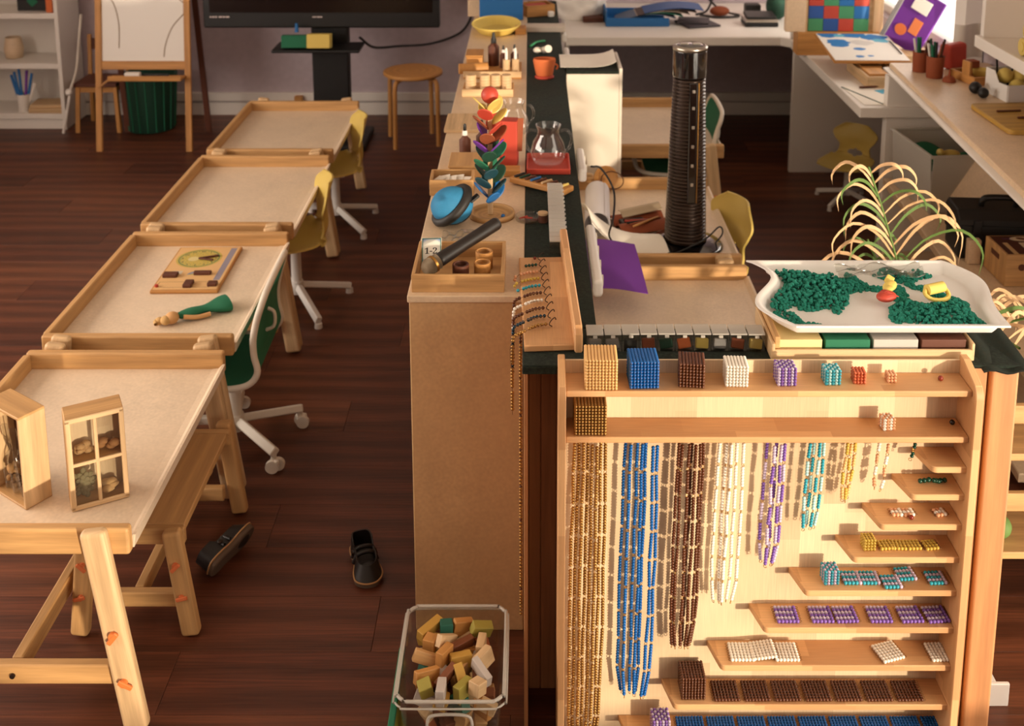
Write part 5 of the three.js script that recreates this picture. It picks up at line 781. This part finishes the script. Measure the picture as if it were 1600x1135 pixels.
  tag(obj('blue_ball', sp(0.055, 1.8, 0.796, -5.02, { s: [1, 1, 1] }), M.blue), 'blue ball on the side counter behind the pencil pots', 'ball');
  const q = thing('photo_card', 'small card with a blue and yellow picture by the window', 'card', [1.94, 0.9, -4.9], -0.9); obj('card', bx(0.08, 0.1, 0.006, 0, 0.05, 0), M.white, q); obj('picture', bx(0.066, 0.075, 0.003, 0, 0.046, 0.004), M.blue, q); obj('yellow_patch', bx(0.03, 0.04, 0.003, 0, 0.045, 0.006, { rot: [0, 0, 0.6] }), M.yellow, q);
  const v = thing('window_pillar', 'white pillar between the window and the shelf unit', 'pillar', [1.95, 0.741, -4.86]); obj('pillar_body', bx(0.09, 1.2, 0.12, 0, 0.6, 0), M.white, v);
}
{ // things on the shelf unit top
  const Y = 0.921;
  const pot = (x, z, r, h, l, n) => { const t = thing('pencil_pot', l, 'pot', [x, Y, z], 0, 'pencil pots'); obj('pot', lathe([[0, 0], [r * 0.92, 0], [r, h], [r * 0.92, h], [r * 0.84, 0.006], [0, 0.006]], 28), M.terracotta, t); const cs = [M.black, M.green, M.green, M.brown, M.white, M.coral, M.charcoal, M.greenDeep]; for (let k = 0; k < n; k++) { const a = k * 2.4, q = r * 0.55; obj('pencil', bar([Math.cos(a) * q * 0.4, 0.01, Math.sin(a) * q * 0.4], [Math.cos(a) * q * 1.7, h + rr(0.03, 0.075), Math.sin(a) * q * 1.4], 0.009, 0.009, { r: 0.003 }), cs[k % 8], t); } };
  pot(1.665, -4.47, 0.036, 0.09, 'brown pencil pot full of pencils near the shelf edge', 8); pot(1.64, -4.57, 0.034, 0.085, 'brown pencil pot standing behind the other pencil pot', 5);
  const bell = thing('small_bell', 'small brown bell in front of the pencil pots', 'bell', [1.7, Y, -4.4]); obj('cup', lathe([[0, 0.012], [0.024, 0.002], [0.026, 0.0], [0.026, 0.008], [0.018, 0.02], [0, 0.026]]), M.terracotta, bell); obj('knob', lathe([[0.008, 0.024], [0.005, 0.03], [0.004, 0.05], [0, 0.053]], 14), M.terracotta, bell);
  tag(obj('red_pouch', [bx(0.1, 0.11, 0.05, 1.8, Y + 0.056, -4.62, { r: 0.015, rot: [0, 0.4, 0.05] })], M.red), 'red fabric pouch behind the pencil pots', 'pouch');
  const c = thing('wooden_caddy', 'small wooden caddy with clips and cups on the shelf unit', 'caddy', [1.82, Y, -4.42], 0.25); openBox(c, 0.14, 0.16, 0.035, 0.01, M.pineWarm); obj('handle_plate', bx(0.012, 0.06, 0.05, -0.064, 0.06, 0.02), M.pineWarm, c); obj('cup', lathe([[0, 0.006], [0.03, 0.006], [0.035, 0.045], [0.03, 0.045], [0, 0.012]], 20).translate(0.02, 0, 0), M.yellowSoft, c); obj('brush_block', bx(0.05, 0.03, 0.04, 0.0, 0.06, -0.04), M.terracotta, c);
  for (const [x, z, r, l] of [[1.795, -4.22, 0.024, 'larger black ball on the shelf unit'], [1.8, -4.155, 0.021, 'smaller black ball on the shelf unit']]) tag(obj('black_ball', sp(r, x - 0.06, Y + r, z), M.black), l, 'ball');
  const w = thing('white_bin', 'white plastic scoop bin with yellow balls', 'bin', [1.862, Y, -4.18], 0.12); const W = 0.13, H = 0.1, D = 0.16;
  obj('bin_floor', bx(W, 0.004, D, 0, 0.003, 0), M.plastic, w); obj('rear_wall', bx(W, H, 0.004, 0, H / 2, -D / 2), M.plastic, w); for (const s of [-1, 1]) obj('side_wall', extr([[-D / 2, 0], [D / 2, 0], [D / 2, H * 0.66], [D * 0.1, H * 0.62], [-D * 0.1, H], [-D / 2, H]], 0.004, { bevel: 0.001 }).rotateY(-Math.PI / 2).translate(s * W / 2, 0, 0), M.plastic, w); obj('front_wall', bx(W, H * 0.66, 0.004, 0, H * 0.33, D / 2), M.plastic, w);
  for (const [x, z, y] of [[1.838, -4.2, 0.078], [1.892, -4.2, 0.075], [1.865, -4.15, 0.045]]) tag(obj('yellow_ball', sp(0.03, x, Y + y, z), M.yellowSoft), 'yellow ball inside the white scoop bin', 'ball', 'yellow balls in the white bin');
  for (const [dx, a] of [[0, 0.5], [0.03, 0.4], [-0.05, -0.2]]) tag(obj('scissors', bar([1.86 + dx * 0.6, Y + 0.012, -4.235], [1.86 + dx * 0.6 + a * 0.08, Y + 0.17, -4.24], 0.008, 0.006), M.black), 'black scissor blade sticking up behind the white bin', 'scissors', 'scissors behind the white bin');
  const bd = thing('cutting_board', 'yellowish wooden board with rounded corners and grooves', 'board', [1.77, Y, -3.86], 0.02); const sh = new THREE.Shape(); const bw = 0.13, bd2 = 0.17, r = 0.03; sh.moveTo(-bw + r, -bd2); sh.lineTo(bw - r, -bd2); sh.quadraticCurveTo(bw, -bd2, bw, -bd2 + r); sh.lineTo(bw, bd2 - r); sh.quadraticCurveTo(bw, bd2, bw - r, bd2); sh.lineTo(-bw + r, bd2); sh.quadraticCurveTo(-bw, bd2, -bw, bd2 - r); sh.lineTo(-bw, -bd2 + r); sh.quadraticCurveTo(-bw, -bd2, -bw + r, -bd2);
  obj('board', extr(sh, 0.018, { bevel: 0.003 }).rotateX(-Math.PI / 2), mk(0xc49a45, { map: texPine, roughness: 0.55 }), bd); for (const z of [-0.05, 0.03]) obj('dark_stick', cy(0.004, 0.004, 0.09, -0.01 + z * 0.5, 0.022, z, { rot: [0, 0.08, Math.PI / 2], n: 8 }), M.brown, bd);
  const f = thing('wooden_frame_stand', 'upright wooden frame with a comb edge on the shelf unit', 'stand', [1.87, Y, -3.98], 0.1); obj('post', bx(0.022, 0.15, 0.022, -0.06, 0.075, 0.05), M.pineWarm, f); obj('post', bx(0.022, 0.15, 0.022, 0.06, 0.075, 0.05), M.pineWarm, f); obj('comb_rail', bx(0.15, 0.035, 0.03, 0, 0.165, 0.05), M.pineWarm, f); for (let k = 0; k < 8; k++) obj('comb_tooth', bx(0.006, 0.02, 0.006, -0.063 + k * 0.018, 0.19, 0.05), M.brown, f);
  tag(obj('frosted_bag', sheet((u, v2) => [1.83 + 0.13 * u, Y + 0.02 + 0.15 * v2, -4.72 + 0.02 * Math.sin(u * 6)], 10, 8, 0.001), M.frosted), 'frosted plastic sleeve standing behind the red pouch', 'sleeve');
}
{ // under the shelf unit top
  const Y = 0.421;
  const t = thing('storage_tub', 'clear plastic tub with a green lining on the middle shelf', 'tub', [1.76, Y, -4.42], 0.1); const w = 0.38, d = 0.36, h = 0.24;
  obj('tub_wall', [bx(w, h, 0.004, 0, h / 2, d / 2, { rot: [0.06, 0, 0] }), bx(w, h, 0.004, 0, h / 2, -d / 2, { rot: [-0.06, 0, 0] }), bx(0.004, h, d, w / 2, h / 2, 0, { rot: [0, 0, -0.06] }), bx(0.004, h, d, -w / 2, h / 2, 0, { rot: [0, 0, 0.06] })], M.frosted, t); obj('tub_floor', bx(w - 0.02, 0.005, d - 0.02, 0, 0.004, 0), M.frosted, t); obj('rim', [bx(w + 0.03, 0.012, 0.014, 0, h, d / 2 + 0.006), bx(w + 0.03, 0.012, 0.014, 0, h, -d / 2 - 0.006), bx(0.014, 0.012, d, w / 2 + 0.006, h, 0), bx(0.014, 0.012, d, -w / 2 - 0.006, h, 0)], M.frosted, t);
  tag(obj('green_cloth', sheet((u, v) => [1.6 + 0.32 * u, Y + 0.16 + 0.03 * Math.sin(u * 7) * Math.cos(v * 6), -4.56 + 0.28 * v], 16, 14, 0.01), M.green), 'crumpled green cloth inside the clear tub', 'cloth');
  tag(obj('yellow_toy_animal', [sp(0.025, 1.7, Y + 0.215, -4.33, { s: [1.6, 0.8, 0.8] }), sp(0.016, 1.655, Y + 0.226, -4.32), ...[-0.02, 0.02].map((x) => cy(0.006, 0.006, 0.03, 1.7 + x, Y + 0.2, -4.31))], M.yellow), 'small yellow toy animal on the green cloth', 'toy');
  tag(obj('cardboard_folder', bx(0.03, 0.24, 0.34, 1.78, Y + 0.13, -4.1, { rot: [0, 0.4, -0.5] }), M.laminate), 'beige folder leaning against the clear tub', 'folder');
  const b = thing('toolbox', 'black toolbox with a folding handle on the middle shelf', 'toolbox', [1.7, Y, -3.87], -0.08);
  obj('body', bx(0.3, 0.13, 0.17, 0, 0.065, 0, { r: 0.01 }), M.charcoal, b); obj('lid', extr([[-0.09, 0], [0.09, 0], [0.09, 0.02], [0.06, 0.05], [-0.06, 0.05], [-0.09, 0.02]], 0.31, { bevel: 0.004 }).rotateY(Math.PI / 2).translate(-0.155, 0.131, 0), M.charcoal, b); obj('handle', tube([[-0.06, 0.178, 0.02], [-0.06, 0.205, 0.03], [-0.04, 0.218, 0.034], [0.04, 0.218, 0.034], [0.06, 0.205, 0.03], [0.06, 0.178, 0.02]], 0.011, 40, 8), M.black, b); for (const s of [-1, 1]) obj('latch', bx(0.03, 0.05, 0.012, s * 0.09, 0.125, 0.09, { r: 0.003 }), M.black, b); obj('side_grip', bx(0.02, 0.03, 0.08, -0.158, 0.1, 0, { r: 0.006 }), M.black, b);
  const k = thing('craft_box', 'wooden craft box with printed lid beside the black toolbox', 'box', [1.755, Y, -3.655], 0.02); obj('body', bx(0.28, 0.115, 0.17, 0, 0.0575, 0, { r: 0.003 }), M.pine, k);
  const pl = plate(0.262, 0.155, canvasTex(512, 320, (c, w2, h2) => { c.fillStyle = '#4a2217'; c.fillRect(0, 0, w2, h2); c.fillStyle = '#d9c6a6'; c.beginPath(); c.ellipse(210, 56, 92, 42, 0, 0, 7); c.fill(); c.fillStyle = '#6b3a22'; c.beginPath(); c.ellipse(200, 50, 34, 20, 0.3, 0, 7); c.fill(); c.fillStyle = '#b98d63'; c.beginPath(); c.ellipse(255, 62, 34, 24, 0.2, 0, 7); c.fill(); c.fillStyle = '#d9c6a6'; c.fillRect(150, 120, 330, 190); c.fillStyle = '#caa878'; c.fillRect(40, 120, 34, 200); c.fillStyle = '#7b5a40'; for (let r = 0; r < 3; r++) for (let i = 0; i < 14; i++) c.fillRect(200 + i * 18, 142 + r * 34, 12, 16); c.fillStyle = '#a05a34'; c.fillRect(400, 250, 60, 40); c.fillStyle = '#5a3a90'; for (let i = 0; i < 9; i++) c.fillRect(70 + i * 8, 40 + (i % 3) * 5, 5, 12); })); pl.name = 'printed_label'; pl.rotation.x = -Math.PI / 2; pl.position.y = 0.1155; k.add(pl);
  obj('handle_slot', bx(0.003, 0.018, 0.06, -0.1402, 0.085, 0.0, { r: 0 }), M.brown, k); obj('print_dot', cy(0.012, 0.012, 0.002, -0.085, 0.07, 0.0855, { rot: [Math.PI / 2, 0, 0] }), M.brown, k); obj('print_dot', cy(0.018, 0.018, 0.002, -0.01, 0.066, 0.0855, { rot: [Math.PI / 2, 0, 0] }), M.terracotta, k);
  tag(obj('small_box', bx(0.045, 0.09, 0.03, 1.585, Y + 0.045, -3.765), M.laminate), 'small pale box between the toolbox and the craft box', 'box');
}
{ // low wooden rack past the bookcase post
  const t = thing('wooden_rack', 'low pale wooden rack with stepped rails beyond the bookcase post', 'rack', [1.3, 0, -2.62]);
  for (const [y, z] of [[0.2, 0.0], [0.44, -0.05]]) obj('shelf', bx(0.36, 0.02, 0.24, 0, y, z), M.pine, t); for (const x of [-0.17, 0.17]) for (const z of [0.1, -0.12]) obj('post', bar([x, 0, z], [x, 0.66, z - 0.08], 0.03, 0.03), M.pine, t);
  for (const [y, z] of [[0.34, 0.1], [0.55, 0.05]]) obj('rail', bx(0.36, 0.05, 0.016, 0, y, z), M.pine, t); obj('side_stretcher', bar([-0.17, 0.12, 0.1], [-0.17, 0.12, -0.14], 0.024, 0.03), M.pine, t);
  tag(obj('green_ball', sp(0.03, 1.2, 0.24, -2.56), M.leafgreen), 'green ball on the low wooden rack', 'ball');
  const b = thing('white_carton', 'small white carton on the floor beside the bookcase post', 'box', [1.085, 0, -2.31]); obj('front', bx(0.05, 0.06, 0.01, 0, 0.03, 0.06), M.white, b); obj('side', bx(0.012, 0.06, 0.12, -0.02, 0.03, 0), M.pinePale, b); obj('base', bx(0.05, 0.006, 0.12, 0, 0.003, 0), M.white, b);
}

scene.traverse((o) => { if (o.isMesh) { o.castShadow = true; o.receiveShadow = true; } });
renderer.render(scene, camera);
